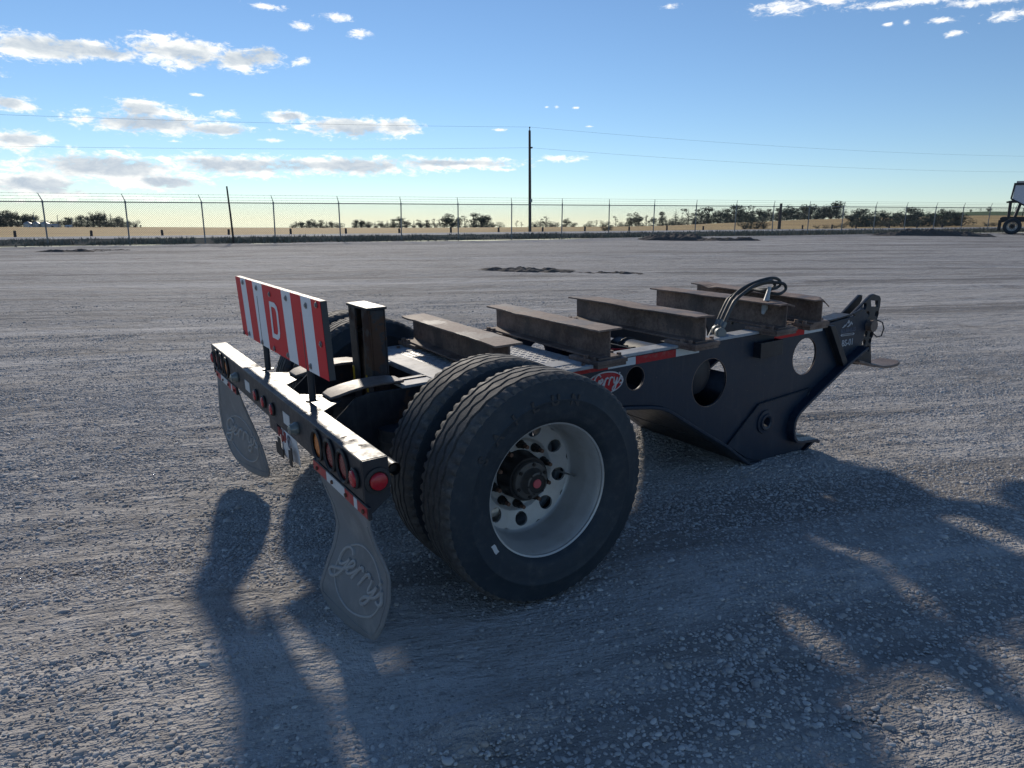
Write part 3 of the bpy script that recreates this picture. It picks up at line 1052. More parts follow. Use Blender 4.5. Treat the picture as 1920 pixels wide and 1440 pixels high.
soil_heap(1195, 0, 1330, 0, 37.5, 0.42, 0.9, 'dark soil heap before the fence, right of the middle, longest hump', 3)
soil_heap(1310, 0, 1425, 0, 37.0, 0.22, 0.7, 'small low soil heap just right of the humped heap', 5)
soil_heap(1630, 0, 1860, 0, 45.0, 0.36, 1.0, 'dark soil heap in front of the far right fence', 8)
soil_heap(885, 0, 1090, 0, 19.5, 0.13, 0.45, 'flat strip of churned dark soil behind the middle of the trailer', 11)
soil_heap(1080, 0, 1210, 0, 19.3, 0.05, 0.35, 'thin low crust of dark soil behind the third cross beam', 13)
soil_heap(60, 0, 190, 0, 24.5, 0.07, 0.4, 'thin dark soil streak near the left fence posts', 17)
soil_heap(160, 0, 260, 0, 25.5, 0.05, 0.3, 'faint short soil streak beside the longer one at left', 19)

# ------------------------------------------------------------------ weeds along the fence
def make_weeds():
    n = 34000
    s = RNG.uniform(-45, 85, n); q = np.where(RNG.uniform(0, 1, n) < .25, np.abs(RNG.normal(0, 0.8, n)) - 0.45, RNG.uniform(-1.7, 11.6, n))
    keep = vnoise(s * 0.8, q * 0 + 3, 4) > 0.25
    s, q = s[keep], q[keep]; n = len(s)
    x, y = xy_from_sq(s, q); z = ground_z(x, y) - 0.01
    h = RNG.uniform(0.08, 0.30, n) * (0.4 + vnoise(s * 0.5, q, 9)) * np.where(q > 1.2, .7, 1); w = RNG.uniform(0.014, 0.045, n)
    an = RNG.uniform(0, 6.28, n); lean = RNG.normal(0, 0.35, (n, 2))
    v = np.zeros((n, 3, 3))
    v[:, 0] = np.stack([x - w * np.cos(an), y - w * np.sin(an), z], -1)
    v[:, 1] = np.stack([x + w * np.cos(an), y + w * np.sin(an), z], -1)
    v[:, 2] = np.stack([x + lean[:, 0] * h, y + lean[:, 1] * h, z + h], -1)
    me = bpy.data.meshes.new('verge_weeds')
    me.from_pydata(v.reshape(-1, 3).tolist(), [], np.arange(3 * n).reshape(-1, 3).tolist())
    o = link_mesh('verge_weeds', me, mat_simple('dry_weeds', (0.20, 0.195, 0.155), 0.95, 0, 0.5, 0.6, spec=0.1))
    tag(o, 'dry weeds growing along the foot of the fence', kind='stuff')


make_weeds()

# ------------------------------------------------------------------ chain-link fence
def make_fence():
    x0, y0 = xy_from_sq(0, 0)
    root = empty('chain_link_fence', (float(x0), float(y0), float(ground_z(x0, y0))))
    tag(root, 'long chain link fence topped with barbed wire behind the yard', 'fence')
    inv = -np.array(root.location)
    H = 1.78
    n0, n1 = -3, 27

    def P(s, h, q=0.0):
        x, y = xy_from_sq(s, q)
        return Vector((float(x), float(y), float(zfence(np.array(s))) + h)) + Vector(inv)
    fx, fy = xy_from_sq(1, 0); along = Vector((float(fx - x0), float(fy - y0), 0))
    px, py = xy_from_sq(0, 1); outw = Vector((float(px - x0), float(py - y0), 0))
    mb = MB()
    mb.cyl((0, 0, -0.3), (0, 0, H + 0.02), 0.030, n=10)
    arm = Vector((0, 0, H)) + (-along * 0.10 - outw * 0.16 + Vector((0, 0, 0.34)))
    mb.tube([(0, 0, H - 0.02), tuple(Vector((0, 0, H + 0.05))), tuple(arm)], [0.022, 0.02, 0.013], 8)
    mb.cyl((0, 0, H - 0.04), (0, 0, H + 0.05), 0.037, n=10)
    me = mb.mesh('fence_post', M['galv'], True)
    for n in range(n0, n1 + 1):
        o = link_mesh('fence_post', me, None, root)
        o.location = P(n * 3.0503, 0)
        o.rotation_euler = (random.uniform(-.012, .012), random.uniform(-.012, .012), 0)
    S = [n * 3.0503 for n in range(n0, n1 + 1)]
    MB().tube([P(s, H) for s in S], 0.021, 8).build('top_rail', M['galv'], root, True)
    for k in (0.33, 0.66, 1.0):
        off = (-along * 0.10 - outw * 0.16 + Vector((0, 0, 0.34))) * k
        w = MB()
        w.tube([P(s, H) + off for s in S], 0.0045, 5)
        for s in np.arange(S[0], S[-1], 0.24):
            c = P(s, H) + off
            w.tube([c + Vector((-0.02, 0, -0.02)), c + Vector((0.02, 0.0, 0.022))], 0.003, 3)
        w.build('barbed_wire', M['galv'], root)
    MB().tube([P(s, 0.04) for s in S], 0.004, 5).build('bottom_wire', M['galv'], root)
    # mesh of crossing wires, 60 mm diamonds
    w = MB()
    pitch = 0.085; h0, h1 = 0.02, H + 0.03
    a, b = S[0], S[-1]
    rad = 0.0036
    for fam in (1, -1):
        s = a - (h1 - h0)
        while s < b + (h1 - h0):
            sa, sb = s, s + fam * (h1 - h0)
            lo, hi = h0, h1
            if max(sa, sb) > a and min(sa, sb) < b:
                q = 0.026 + fam * 0.002
                p, r = P(sa, lo, -q), P(sb, hi, -q)
                w.tube([p, r], rad, 3, cap=False)
            s += pitch
    o = w.build('wire_mesh', M['mesh_wire'], root)
    o['kind'] = 'stuff'
    # twisted ends standing above the top rail
    w = MB()
    for s in np.arange(a, b, pitch):
        p = P(s, H + 0.015, -0.026)
        w.tube([p, p + Vector((0, 0, 0.05))], 0.0035, 3)
    o = w.build('wire_end', M['galv'], root)
    o['kind'] = 'stuff'


make_fence()

# ------------------------------------------------------------------ poles, cables, road posts
def pole(name, u, q, top_px, horizon_px, r, label, mat, lean=0.0, depth=None, insul=False):
    x, y, a = from_pixel(u, q)
    z = float(ground_z(x, y)) if q >= 0 else on_lot(x, y)
    h = CAM.z + (horizon_px - top_px) / KPX * a - z
    root = empty(name, (x, y, z))
    tag(root, label, 'pole')
    mb = MB()
    lv = Vector((RH[0] * lean, RH[1] * lean, 0))
    mb.tube([Vector((0, 0, -0.5)), Vector((0, 0, h * .5)) + lv * h * .5, Vector((0, 0, h)) + lv * h], [r, r * .88, r * .72], 12)
    mb.build('pole_shaft', mat, root, True)
    if insul:
        tp = Vector((0, 0, h)) + lv * h
        MB().cyl(tp, tp + Vector((0, 0, .22)), .05, .03, 10).cyl(tp + Vector((0, 0, .2)), tp + Vector((0, 0, .3)), .07, .05, 10).build('insulator', M['lamp_clear'], root, True)
        MB().box(-.05, .05, -.16, .16, h * .835 - .06, h * .835 + .06).build('cable_bracket', M['galv'], root)
        MB().box(-.11, .11, -.12, .12, h * .3, h * .3 + .25).build('pole_tag', M['galv'], root)
    return root, Vector((x, y, z)), h, lv


pr, pc, ph, plv = pole('utility_pole', 994, 20.6, 250, 421, 0.135, 'tall wooden utility pole behind the fence carrying two cables', M['wood'], -0.018, insul=True)
pole('short_pole', 436, -0.35, 350, 416, 0.047, 'bare leaning pole standing at the fence, left of the sign board', M['wood'], -0.055)
pole('short_pole', 1461, 21.2, 382, 425, 0.17, 'stubby wooden pole beside the road, right half', M['wood'])


def cables():
    top = pc + Vector((0, 0, ph + .28)) + plv * ph
    low = pc + Vector((0, 0, ph * .835)) + plv * ph * .8
    for (st, zl, zr, nm, lab) in ((top, 8.2, 9.3, 'overhead_cable', 'upper overhead cable strung from the utility pole top'),
                                  (low, 5.9, 7.4, 'overhead_cable', 'lower overhead cable strung below the pole top')):
        root = None
        path = []
        for sgn, zz in ((-1, zl), (1, zr)):
            e = Vector((st.x, st.y, 0)) + Vector((float(FD[0] * FH[0] + FD[1] * RH[0]), float(FD[0] * FH[1] + FD[1] * RH[1]), 0)) * (sgn * 95)
            e.z = float(ground_z(e.x, e.y)) + zz
            seg = []
            for i in range(0, 25):
                f = i / 24
                p = st.lerp(e, f)
                p.z -= 1.5 * 4 * f * (1 - f) * 0.6
                seg.append(p)
            path = seg[::-1] if sgn < 0 else path + seg[1:]
        o = MB().tube([p - st for p in path], 0.006, 6).build(nm, M['wire'], None, True, loc=st)
        tag(o, lab, 'cable')


cables()


def make_road_posts():
    cols = [24, 168, 302, 427, 544, 648, 748.5, 845.5, 935, 1017.5, 1097, 1180, 1251, 1319, 1505, 1560, 1605, 1667, 1719, 1766]
    me = MB().tube([(0, 0, -.1), (0, 0, .36), (0, 0, .40)], [.085, .082, .06], 10).mesh('road_post', M['darkpost'], True)
    names = ['first', 'second', 'third', 'fourth', 'fifth', 'sixth', 'seventh', 'eighth', 'ninth', 'tenth', 'eleventh', 'twelfth', 'thirteenth', 'fourteenth', 'fifteenth', 'sixteenth', 'seventeenth', 'eighteenth', 'nineteenth', 'twentieth']
    for i, u in enumerate(cols):
        x, y, a = from_pixel(u, 20.4)
        o = link_mesh('road_post', me)
        o.location = (x, y, float(ground_z(x, y)))
        s = 1.0 + random.uniform(-.1, .1)
        o.scale = (1, 1, s)
        o.rotation_euler = (random.uniform(-.05, .05), random.uniform(-.05, .05), 0)
        tag(o, 'short dark post along the far road edge, %s from the left' % names[i], 'post', 'posts along the far road edge')


make_road_posts()

# ------------------------------------------------------------------ trees
def leaf_cloud(mb, blobs, n, size, rng):
    blobs = np.array(blobs)
    vol = blobs[:, 3] * blobs[:, 4] * blobs[:, 5]
    pick = rng.choice(len(blobs), n, p=vol / vol.sum())
    d = rng.normal(size=(n, 3)); d /= np.linalg.norm(d, axis=1)[:, None]
    r = rng.uniform(0.25, 1.0, n) ** 0.45
    c = blobs[pick, :3] + d * r[:, None] * blobs[pick, 3:6]
    for p in c:
        t = rng.normal(size=3); t /= np.linalg.norm(t)
        w = rng.normal(size=3); w -= t * w.dot(t); w /= np.linalg.norm(w)
        s = size * rng.uniform(0.6, 1.5)
        b = len(mb.v)
        mb.v += [tuple(p - t * s), tuple(p + w * s * .45), tuple(p + t * s), tuple(p - w * s * .45)]
        mb.f.append((b, b + 1, b + 2, b + 3)); mb.m.append(0)


def make_tree_meshes():
    out = {}
    for k in range(4):        # broad, unit height
        rng = np.random.default_rng(100 + k)
        tr = MB(); cr = MB()
        tr.tube([(0, 0, -.03), (.01, .0, .2), (.0, .01, .45), (.02, 0, .7)], [.022, .018, .012, .006], 6)
        blobs = []
        for j in range(20):
            a = rng.uniform(0, 6.28); h = rng.uniform(.06, .88)
            rr = rng.uniform(.05, .34) * (1.2 - .55 * h)
            bx, by = rr * math.cos(a), rr * math.sin(a)
            s = rng.uniform(.08, .17)
            blobs.append((bx, by, h, s * 1.15, s * 1.15, s))
            tr.tube([(0, 0, h * .5), (bx * .6, by * .6, h * .8), (bx, by, h)], [.009, .006, .003], 5)
        leaf_cloud(cr, blobs, 1900, .026, rng)
        out['broad%d' % k] = (tr.mesh('trunk', M['bark'], True), cr.mesh('crown', M['leaf_a' if k % 2 else 'leaf_c']))
    for k in range(2):        # spruce
        rng = np.random.default_rng(200 + k)
        tr = MB(); cr = MB()
        tr.tube([(0, 0, -.03), (0, 0, .5), (0, 0, .98)], [.02, .013, .003], 6)
        blobs = []
        for j in range(26):
            h = .04 + .92 * j / 25; rr = .24 * (1 - h) + .015
            a = j * 2.4
            blobs.append((rr * .55 * math.cos(a), rr * .55 * math.sin(a), h, rr * .75, rr * .75, .035))
        leaf_cloud(cr, blobs, 1000, .02, rng)
        out['spruce%d' % k] = (tr.mesh('trunk', M['bark'], True), cr.mesh('crown', M['leaf_b']))
    for k in range(2):        # sparse, see-through
        rng = np.random.default_rng(300 + k)
        tr = MB(); cr = MB()
        tr.tube([(0, 0, -.03), (.02, .0, .4), (.03, .01, .8), (.02, 0, .97)], [.018, .014, .008, .003], 6)
        blobs = []
        for j in range(11):
            a = rng.uniform(0, 6.28); h = rng.uniform(.3, .95); rr = rng.uniform(.05, .24)
            bx, by = rr * math.cos(a), rr * math.sin(a); s = rng.uniform(.04, .09)
            blobs.append((bx, by, h, s, s, s * .8))
            tr.tube([(.02, 0, h * .6), (bx * .6, by * .6, h * .85), (bx, by, h)], [.008, .005, .003], 5)
        leaf_cloud(cr, blobs, 330, .022, rng)
        out['sparse%d' % k] = (tr.mesh('trunk', M['bark'], True), cr.mesh('crown', M['leaf_c']))
    for k in range(2):        # bush
        rng = np.random.default_rng(400 + k)
        tr = MB(); cr = MB(); blobs = []
        for j in range(12):
            a = rng.uniform(0, 6.28); rr = rng.uniform(0, .55); h = rng.uniform(.2, .8)
            s = rng.uniform(.14, .26)
            blobs.append((rr * math.cos(a), rr * math.sin(a), h, s * 1.3, s * 1.3, s))
            tr.tube([(0, 0, -.03), (rr * math.cos(a) * .5, rr * math.sin(a) * .5, h * .6), (rr * math.cos(a), rr * math.sin(a), h)], [.02, .012, .006], 5)
        leaf_cloud(cr, blobs, 1200, .03, rng)
        out['bush%d' % k] = (tr.mesh('trunk', M['bark'], True), cr.mesh('crown', M['leaf_a']))
    return out


TREES = make_tree_meshes()
KN = {'broad': 'leafy tree', 'spruce': 'spruce tree', 'sparse': 'thin open tree', 'bush': 'bush'}
ORD = ['first', 'second', 'third', 'fourth', 'fifth', 'sixth', 'seventh', 'eighth', 'ninth', 'tenth', 'eleventh', 'twelfth', 'thirteenth', 'fourteenth', 'fifteenth', 'sixteenth', 'seventeenth', 'eighteenth', 'nineteenth', 'twentieth',
       'twenty-first', 'twenty-second', 'twenty-third', 'twenty-fourth', 'twenty-fifth', 'twenty-sixth', 'twenty-seventh', 'twenty-eighth', 'twenty-ninth', 'thirtieth'] + ['thirty-' + w for w in ('first', 'second', 'third', 'fourth', 'fifth', 'sixth', 'seventh', 'eighth', 'ninth')]


def tree_row(items, where, group):
    items = sorted(items, key=lambda it: it[0])
    cnt = {}
    for (u, hpx, kind, q, wide) in items:
        fam = kind.rstrip('0123456789')
        i = cnt.get(fam, 0); cnt[fam] = i + 1
        x, y, a = from_pixel(u, q)
        z = float(ground_z(x, y))
        h = hpx * a / KPX
        tm, cm = TREES[kind]
        root = empty({'broad': 'broadleaf_tree', 'spruce': 'spruce_tree', 'sparse': 'thin_tree', 'bush': 'bush'}[fam], (x, y, z - .05))
        root.rotation_euler = (0, 0, random.uniform(0, 6.28))
        root.scale = (h * wide, h * wide, h)
        link_mesh('trunk', tm, None, root)
        link_mesh('crown', cm, None, root)
        tag(root, '%s %s, %s from the left' % (KN[fam], where, ORD[i]), 'bush' if fam == 'bush' else 'tree', group)


rr = random.Random(5)
L1 = []
for u in range(-12, 270, 11):
    hp = 22 + 8 * math.sin(u * .035 + 1.1) + rr.uniform(-3, 4)
    if u > 215:
        hp *= max(.35, 1 - (u - 215) / 75)
    L1.append((u, hp, rr.choice(['broad0', 'broad1', 'spruce0', 'spruce1', 'broad2']), 232 + rr.uniform(-6, 16), 1.6))
L1 += [(u, 13 + rr.uniform(-2, 4), rr.choice(['bush0', 'bush1']), 226 + rr.uniform(-4, 4), 1.3) for u in range(-8, 262, 13) if not 40 < u < 115]
tree_row(L1, 'in the far left grove', 'grove behind the left field')
L2 = []
for u, hp, kd in ((548, 8, 'bush0'), (556, 13, 'sparse0'), (566, 14, 'broad0'), (579, 15, 'broad1'), (590, 17, 'broad2'), (601, 15, 'broad3'), (612, 15, 'spruce0'), (621, 14, 'broad0'), (632, 11, 'bush1'), (645, 9, 'sparse1'),
                  (668, 16, 'broad1'), (678, 17, 'broad0'), (689, 14, 'bush0'), (703, 13, 'spruce1'), (714, 14, 'broad2'), (726, 16, 'spruce0'), (739, 17, 'broad3'), (750, 21, 'broad1'), (763, 16, 'broad0'), (776, 15, 'spruce1'), (788, 16, 'broad2'), (800, 15, 'broad3'),
                  (814, 18, 'sparse0'), (825, 20, 'sparse1'), (838, 27, 'broad0'), (848, 28, 'broad2'), (861, 20, 'broad1'), (872, 24, 'sparse0'), (888, 28, 'broad3'), (902, 27, 'broad0'), (913, 24, 'broad1'), (924, 10, 'bush0')):
    L2.append((u, hp, kd, 236 + rr.uniform(-5, 12), 1.5))
L2 += [(u, 9 + rr.uniform(-2, 3), rr.choice(['bush0', 'bush1']), 240 + rr.uniform(-3, 3), 1.5) for u in range(552, 930, 14) if not (640 < u < 664)]
tree_row(L2, 'on the skyline left of the tall pole', 'trees on the skyline left of the pole')
L3 = []
for u, hp, kd in ((938, 12, 'bush1'), (968, 14, 'sparse0'), (978, 13, 'sparse1'), (1004, 14, 'bush0'), (1013, 18, 'sparse0'), (1023, 25, 'sparse1'), (1034, 14, 'bush1'), (1046, 12, 'sparse1'), (1062, 20, 'broad0'), (1075, 12, 'bush0'), (1105, 14, 'bush1'), (1118, 15, 'sparse0'),
                  (1133, 15, 'bush0'), (1154, 23, 'sparse0'), (1168, 12, 'bush1'), (1184, 30, 'broad2'), (1198, 28, 'broad0'), (1212, 27, 'sparse1'), (1225, 20, 'broad1'), (1241, 30, 'broad3'), (1252, 16, 'bush0')):
    L3.append((u, hp, kd, 215 + rr.uniform(-15, 10), 1.2))
L3 += [(u, 8 + rr.uniform(-2, 4), rr.choice(['bush0', 'bush1']), 226 + rr.uniform(-3, 3), 1.6) for u in range(996, 1262, 15) if not (1080 < u < 1098)]
tree_row(L3, 'in the loose line right of the tall pole', 'scattered trees right of the pole')
L4 = []
for u in range(1266, 1590, 12):
    hp = 29 + rr.uniform(-5, 6) + (4 if 1340 < u < 1380 else 0)
    L4.append((u, hp, rr.choice(['broad0', 'broad1', 'broad2', 'broad3', 'spruce0', 'sparse0']), 225 + rr.uniform(-8, 25), 1.6))
L4 += [(u, 15 + rr.uniform(-3, 5), rr.choice(['bush0', 'bush1']), 216 + rr.uniform(-4, 4), 1.3) for u in range(1262, 1590, 14)]
tree_row(L4, 'in the dark belt behind the right field', 'tree belt behind the right field')
L5 = []
for u, hp, kd in ((1594, 28, 'broad0'), (1606, 33, 'broad1'), (1616, 35, 'broad3'), (1629, 30, 'broad2'), (1642, 28, 'bush0'), (1654, 29, 'broad1'), (1668, 27, 'bush1'), (1682, 30, 'broad0'), (1694, 36, 'broad2'), (1706, 36, 'broad3'), (1718, 32, 'broad1'), (1730, 22, 'bush0'), (1742, 29, 'broad0'), (1754, 31, 'broad2'), (1768, 29, 'broad3'), (1780, 30, 'broad1'), (1792, 28, 'broad0'), (1800, 26, 'bush1')):
    L5.append((u, hp, kd, 26 + rr.uniform(0, 8), 1.45))
L5 += [(u, 14 + rr.uniform(-3, 4), rr.choice(['bush0', 'bush1']), 25 + rr.uniform(-1, 1), 1.2) for u in range(1598, 1800, 13)]
tree_row(L5, 'in the close roadside thicket at right', 'roadside thicket at right')
L6 = [(1134, 15, 'bush0', 22, 1.4), (1141, 13, 'bush1', 22.5, 1.3), (1397, 18, 'bush0', 23, 1.5), (1408, 27, 'broad1', 24, 1.1), (1419, 24, 'bush1', 23.5, 1.4), (1432, 16, 'bush0', 23, 1.4), (1532, 8, 'bush0', 22, 1.6), (1548, 8, 'bush1', 22, 1.8), (1566, 9, 'bush0', 23, 1.8), (1580, 10, 'bush1', 23, 1.6), (1850, 9, 'bush0', 24, 2.0), (1862, 8, 'bush1', 24, 2.0)]
tree_row(L6, 'low on the far road shoulder', 'shrubs on the road shoulder')
L7 = [(1816 + i * 17, 6 + (i * 7) % 5, ['broad0', 'sparse1', 'broad2'][i % 3], 640, 1.3) for i in range(3)]
tree_row(L7, 'tiny on the green hilltop at right', 'trees on the green hilltop')

# ------------------------------------------------------------------ farmyard far left
def farmyard():
    for i, (u, w, lab) in enumerate(((51, 15, 'leftmost silver grain bin in the farmyard by the grove'), (67, 15, 'middle silver grain bin of three in the distant farmyard'), (83, 16, 'rightmost silver grain bin, beside the low shed'))):
        x, y, a = from_pixel(u, 222)
        z = float(ground_z(x, y)); r = w / 2 * a / KPX; h = 6.5 * a / KPX
        root = empty('grain_bin', (x, y, z))
        tag(root, lab, 'grain bin', 'grain bins in the far farmyard')
        MB().cyl((0, 0, -.2), (0, 0, h), r, n=28, cap=False).build('bin_wall', M['bin'], root, True)
        MB().cyl((0, 0, h), (0, 0, h + r * .55), r * 1.04, r * .1, n=28).build('bin_roof', M['shed_roof'], root, 20)
        for k in (.33, .66):
            MB().tube([(r * 1.005 * math.cos(2 * math.pi * j / 28), r * 1.005 * math.sin(2 * math.pi * j / 28), h * k) for j in range(28)], .03, 4, closed=True).build('bin_hoop', M['galv'], root)
    for (u, w, hp, lab, wm, rm) in ((100, 20, 6, 'long low pale shed beside the grain bins', 'bin', 'shed_roof'), (128, 12, 4.2, 'small white gabled shed right of the grain bins', 'shed', 'shed'), (55, 7, 3, 'tiny white hut in front of the grain bins', 'shed', 'shed')):
        x, y, a = from_pixel(u, 218 if u != 55 else 214)
        z = float(ground_z(x, y)); L = w * a / KPX / 2; h = hp * a / KPX * .6
        root = empty('farm_shed', (x, y, z))
        root.rotation_euler = (0, 0, math.atan2(RH[1], RH[0]))
        tag(root, lab, 'shed')
        MB().box(-L, L, -L * .5, L * .5, -.2, h).build('wall', M[wm], root)
        g = h * .7
        e = MB()
        e.add([(-L * 1.06, -L * .56, h), (L * 1.06, -L * .56, h), (L * 1.06, L * .56, h), (-L * 1.06, L * .56, h), (-L * 1.06, 0, h + g), (L * 1.06, 0, h + g)], [(0, 1, 5, 4), (2, 3, 4, 5), (0, 4, 3), (1, 2, 5), (0, 3, 2, 1)])
        e.build('roof', M[rm], root)
        MB().box(-L * .2, L * .2, -L * .5 - .04, -L * .5, 0, h * .75).build('door', M['hop_dark'], root)
    for u, hp, lab in ((64, 27, 'thin yard pole rising behind the grain bins'), (108, 22, 'thin yard pole beside the low shed'), (134, 16, 'thin yard lamp pole by the small white shed')):
        x, y, a = from_pixel(u, 216)
        z = float(ground_z(x, y)); h = hp * a / KPX
        o = MB().tube([(0, 0, 0), (0, 0, h * .5), (0, 0, h), (.4, 0, h + .2)], [.11, .10, .08, .06], 8).build('yard_pole', M['galv'], None, True, loc=(x, y, z))
        tag(o, lab, 'pole')


farmyard()


# ------------------------------------------------------------------ wheel meshes (shared)
def tyre_mesh(mats, R0=0.500, W=0.280, rl=0.292, n_zig=34, steps=6, name='tyre'):
    """axis along Y, centred at 0; outer side is -Y"""
    n = n_zig * steps
    tw = 0.108          # half tread width
    ribs = 5
    gw = 0.0085         # groove half width
    gd = 0.013
    mb = MB()
    side = [(rl, -W * .36), (rl + .012, -W * .42), (rl + .03, -W * .465), (rl + .045, -W * .468), (rl + .052, -W * .478), (rl + .075, -W * .497), (rl + .098, -W * .50), (rl + .101, -W * .508), (rl + .108, -W * .508), (rl + .111, -W * .498), (rl + .14, -W * .475), (rl + .155, -W * .455), (R0 - .034, -W * .435)]
    verts = []
    P = None
    for i in range(n):
        a = 2 * math.pi * i / n
        ph = (i % steps) / steps
        tri = (2 * abs(2 * ph - 1) - 1)
        notch = (i % (steps // 2)) == 0
        row = []
        for r, y in side:
            row.append((r, y))
        row.append((R0 - .020 - (.004 if notch else 0), -tw - .012))
        row.append((R0 - .006 - (.014 if notch else 0), -tw + (.006 if notch else 0)))
        row.append((R0 - .004 - (.010 if notch else 0), -tw + .010))
        for g in range(4):
            yc = -tw * .62 + g * (tw * 1.24 / 3) + tri * (.0062 if g in (1, 2) else .0045) * (1 if g % 2 else -1)
            cr = -.003 * abs(yc / tw) ** 2
            row += [(R0 + cr, yc - gw), (R0 - gd, yc - gw * .55), (R0 - gd, yc + gw * .55), (R0 + cr, yc + gw)]
        row.append((R0 - .004 - (.010 if notch else 0), tw - .010))
        row.append((R0 - .006 - (.014 if notch else 0), tw - (.006 if notch else 0)))
        row.append((R0 - .020 - (.004 if notch else 0), tw + .012))
        for r, y in reversed(side):
            row.append((r, -y))
        P = len(row)
        for r, y in row:
            verts.append((r * math.cos(a), y, r * math.sin(a)))
    fs = []; mi = []
    ns = len(side)
    for i in range(n):
        j = (i + 1) % n
        for k in range(P - 1):
            fs.append((i * P + k, i * P + k + 1, j * P + k + 1, j * P + k))
            mi.append(1 if ns <= k < P - ns - 1 else 0)
    me = bpy.data.meshes.new(name)
    me.from_pydata(verts, [], fs)
    me.polygons.foreach_set('material_index', mi)
    bm = bmesh.new(); bm.from_mesh(me)
    bmesh.ops.recalc_face_normals(bm, faces=bm.faces)
    bm.to_mesh(me); bm.free()
    for q in mats:
        me.materials.append(q)
    sm(me, 40)
    return me


def rim_mesh(mat, nh=9, phase=-91.5):
    """dished wheel: lip at y=-0.108, barrel to the disc at y~+0.15; axis Y"""
    mb = MB()
    prof = [(.286, -.098), (.296, -.104), (.302, -.109), (.3045, -.106), (.300, -.101), (.292, -.099), (.286, -.090), (.279, -.076), (.274, -.060), (.270, -.045), (.262, -.02), (.259, .0), (.258, .05), (.259, .085), (.256, .098), (.248, .104)]
    mb.lathe_y(prof, 96)
    back = [(.286, -.098), (.286, -.112 + .014), (.284, -.05), (.272, .0), (.270, .09), (.285, .108), (.300, .112)]
    mb.lathe_y(back, 96)
    # disc: conical band with hand holes between r=.248 and .168

    def yd(r):
        return .104 + (.248 - r) / .080 * .022
    seg = 2 * math.pi / nh
    r0, r1, rc, rh = .168, .248, .206, .0315
    MM = 40
    for k in range(nh):
        ac = math.radians(phase) + k * seg
        vs = []
        for ring in (0, 1, 2):
            for i in range(MM):
                t = 2 * math.pi * i / MM
                ct, st = math.cos(t), math.sin(t)
                if ring:
                    rr = rh * (1.0 if ring == 1 else 1.0)
                    r = rc + rr * st; a = ac + rr * ct / rc
                    yy = yd(r) + (0 if ring == 1 else .012)
                else:
                    sc = min((seg / 2) / abs(ct) if abs(ct) > 1e-6 else 9e9, ((r1 - rc) if st > 0 else (rc - r0)) / rc / abs(st) if abs(st) > 1e-6 else 9e9)
                    a = ac + ct * sc; r = rc + st * sc * rc
                    yy = yd(r)
                vs.append((r * math.cos(a), yy, r * math.sin(a)))
        fs = []
        for ring in (0, 1):
            for i in range(MM):
                j = (i + 1) % MM
                fs.append((ring * MM + i, ring * MM + j, (ring + 1) * MM + j, (ring + 1) * MM + i))
        mb.add(vs, fs)
    mb.lathe_y([(.168, yd(.168)), (.160, .132), (.154, .141), (.148, .143), (.110, .143), (.108, .146), (.108, .160)], 96)
    me = mb.mesh('wheel_rim', mat)
    sm(me, 50)
    return me


def nut_meshes():
    mb = MB()
    mb.cyl((0, 0, 0), (0, -.006, 0), .021, n=18)
    mb.cyl((0, -.006, 0), (0, -.034, 0), .0185, .016, n=6)
    mb.cyl((0, -.034, 0), (0, -.046, 0), .0115, .0105, n=12, mi=0)
    mb.cyl((0, -.046, 0), (0, -.066, 0), .0098, .0088, n=12, mi=1)
    return mb.mesh('wheel_nut', [M['nut'], M['stud']], 30)


TYRE = tyre_mesh([M['tyre'], M['tread']])
RIM = rim_mesh(M['alu'])
NUT = nut_meshes()


def make_wheel(parent, y, side, front=True, roll=0.0):
    """side -1: dish faces -Y (right side of the vehicle); the wheel part carries tyre, hub and nuts"""
    w = link_mesh('wheel', RIM, None, parent)
    w.location = (0, y, .5014)
    w.rotation_euler = (0, roll, 0) if side < 0 else (0, roll, math.pi)
    link_mesh('tyre', TYRE, None, w)
    return w


# ------------------------------------------------------------------ cursive badge lettering
GERRY = [
    [(.98, 1.22), (.86, 1.42), (.62, 1.52), (.36, 1.36), (.18, 1.02), (.14, .62), (.30, .34), (.54, .36), (.74, .62), (.84, .92)],
    [(.84, .92), (.80, .42), (.68, -.12), (.44, -.52), (.12, -.66), (-.12, -.46), (-.02, -.22), (.40, -.02), (.86, .22)],
    [(.86, .26), (1.10, .50), (1.28, .68), (1.32, .86), (1.20, .96), (1.04, .80), (.98, .46), (1.08, .20), (1.28, .20), (1.50, .44), (1.66, .78)],
    [(1.76, 1.02), (1.66, .56), (1.58, .12)],
    [(1.63, .44), (1.74, .80), (1.88, .98), (2.02, .98), (2.06, .86)],
    [(2.38, 1.02), (2.28, .56), (2.20, .12)],
    [(2.25, .44), (2.36, .80), (2.50, .98), (2.64, .98), (2.68, .86)],
    [(2.90, .98), (2.92, .70), (2.94, .36), (3.08, .22), (3.26, .46), (3.40, .88)],
    [(3.40, .88), (3.34, .30), (3.20, -.30), (2.98, -.60), (2.82, -.44), (2.98, -.12), (3.34, .12), (3.60, .32)],
    [(3.66, 1.42), (3.60, 1.12)],
    [(3.60, .32), (3.86, .94), (3.92, .66), (4.10, .40), (4.02, .14), (3.76, .18)],
]


def catmull(pts, k=5):
    P = [Vector(p) for p in pts]
    if len(P) < 3:
        return P
    out = []
    for i in range(len(P) - 1):
        p0, p1, p2, p3 = P[max(i - 1, 0)], P[i], P[i + 1], P[min(i + 2, len(P) - 1)]
        for j in range(k):
            t = j / k
            out.append(0.5 * ((2 * p1) + (p2 - p0) * t + (2 * p0 - 5 * p1 + 4 * p2 - p3) * t * t + (3 * p1 - p0 - 3 * p2 + p3) * t ** 3))
    out.append(P[-1])
    return out


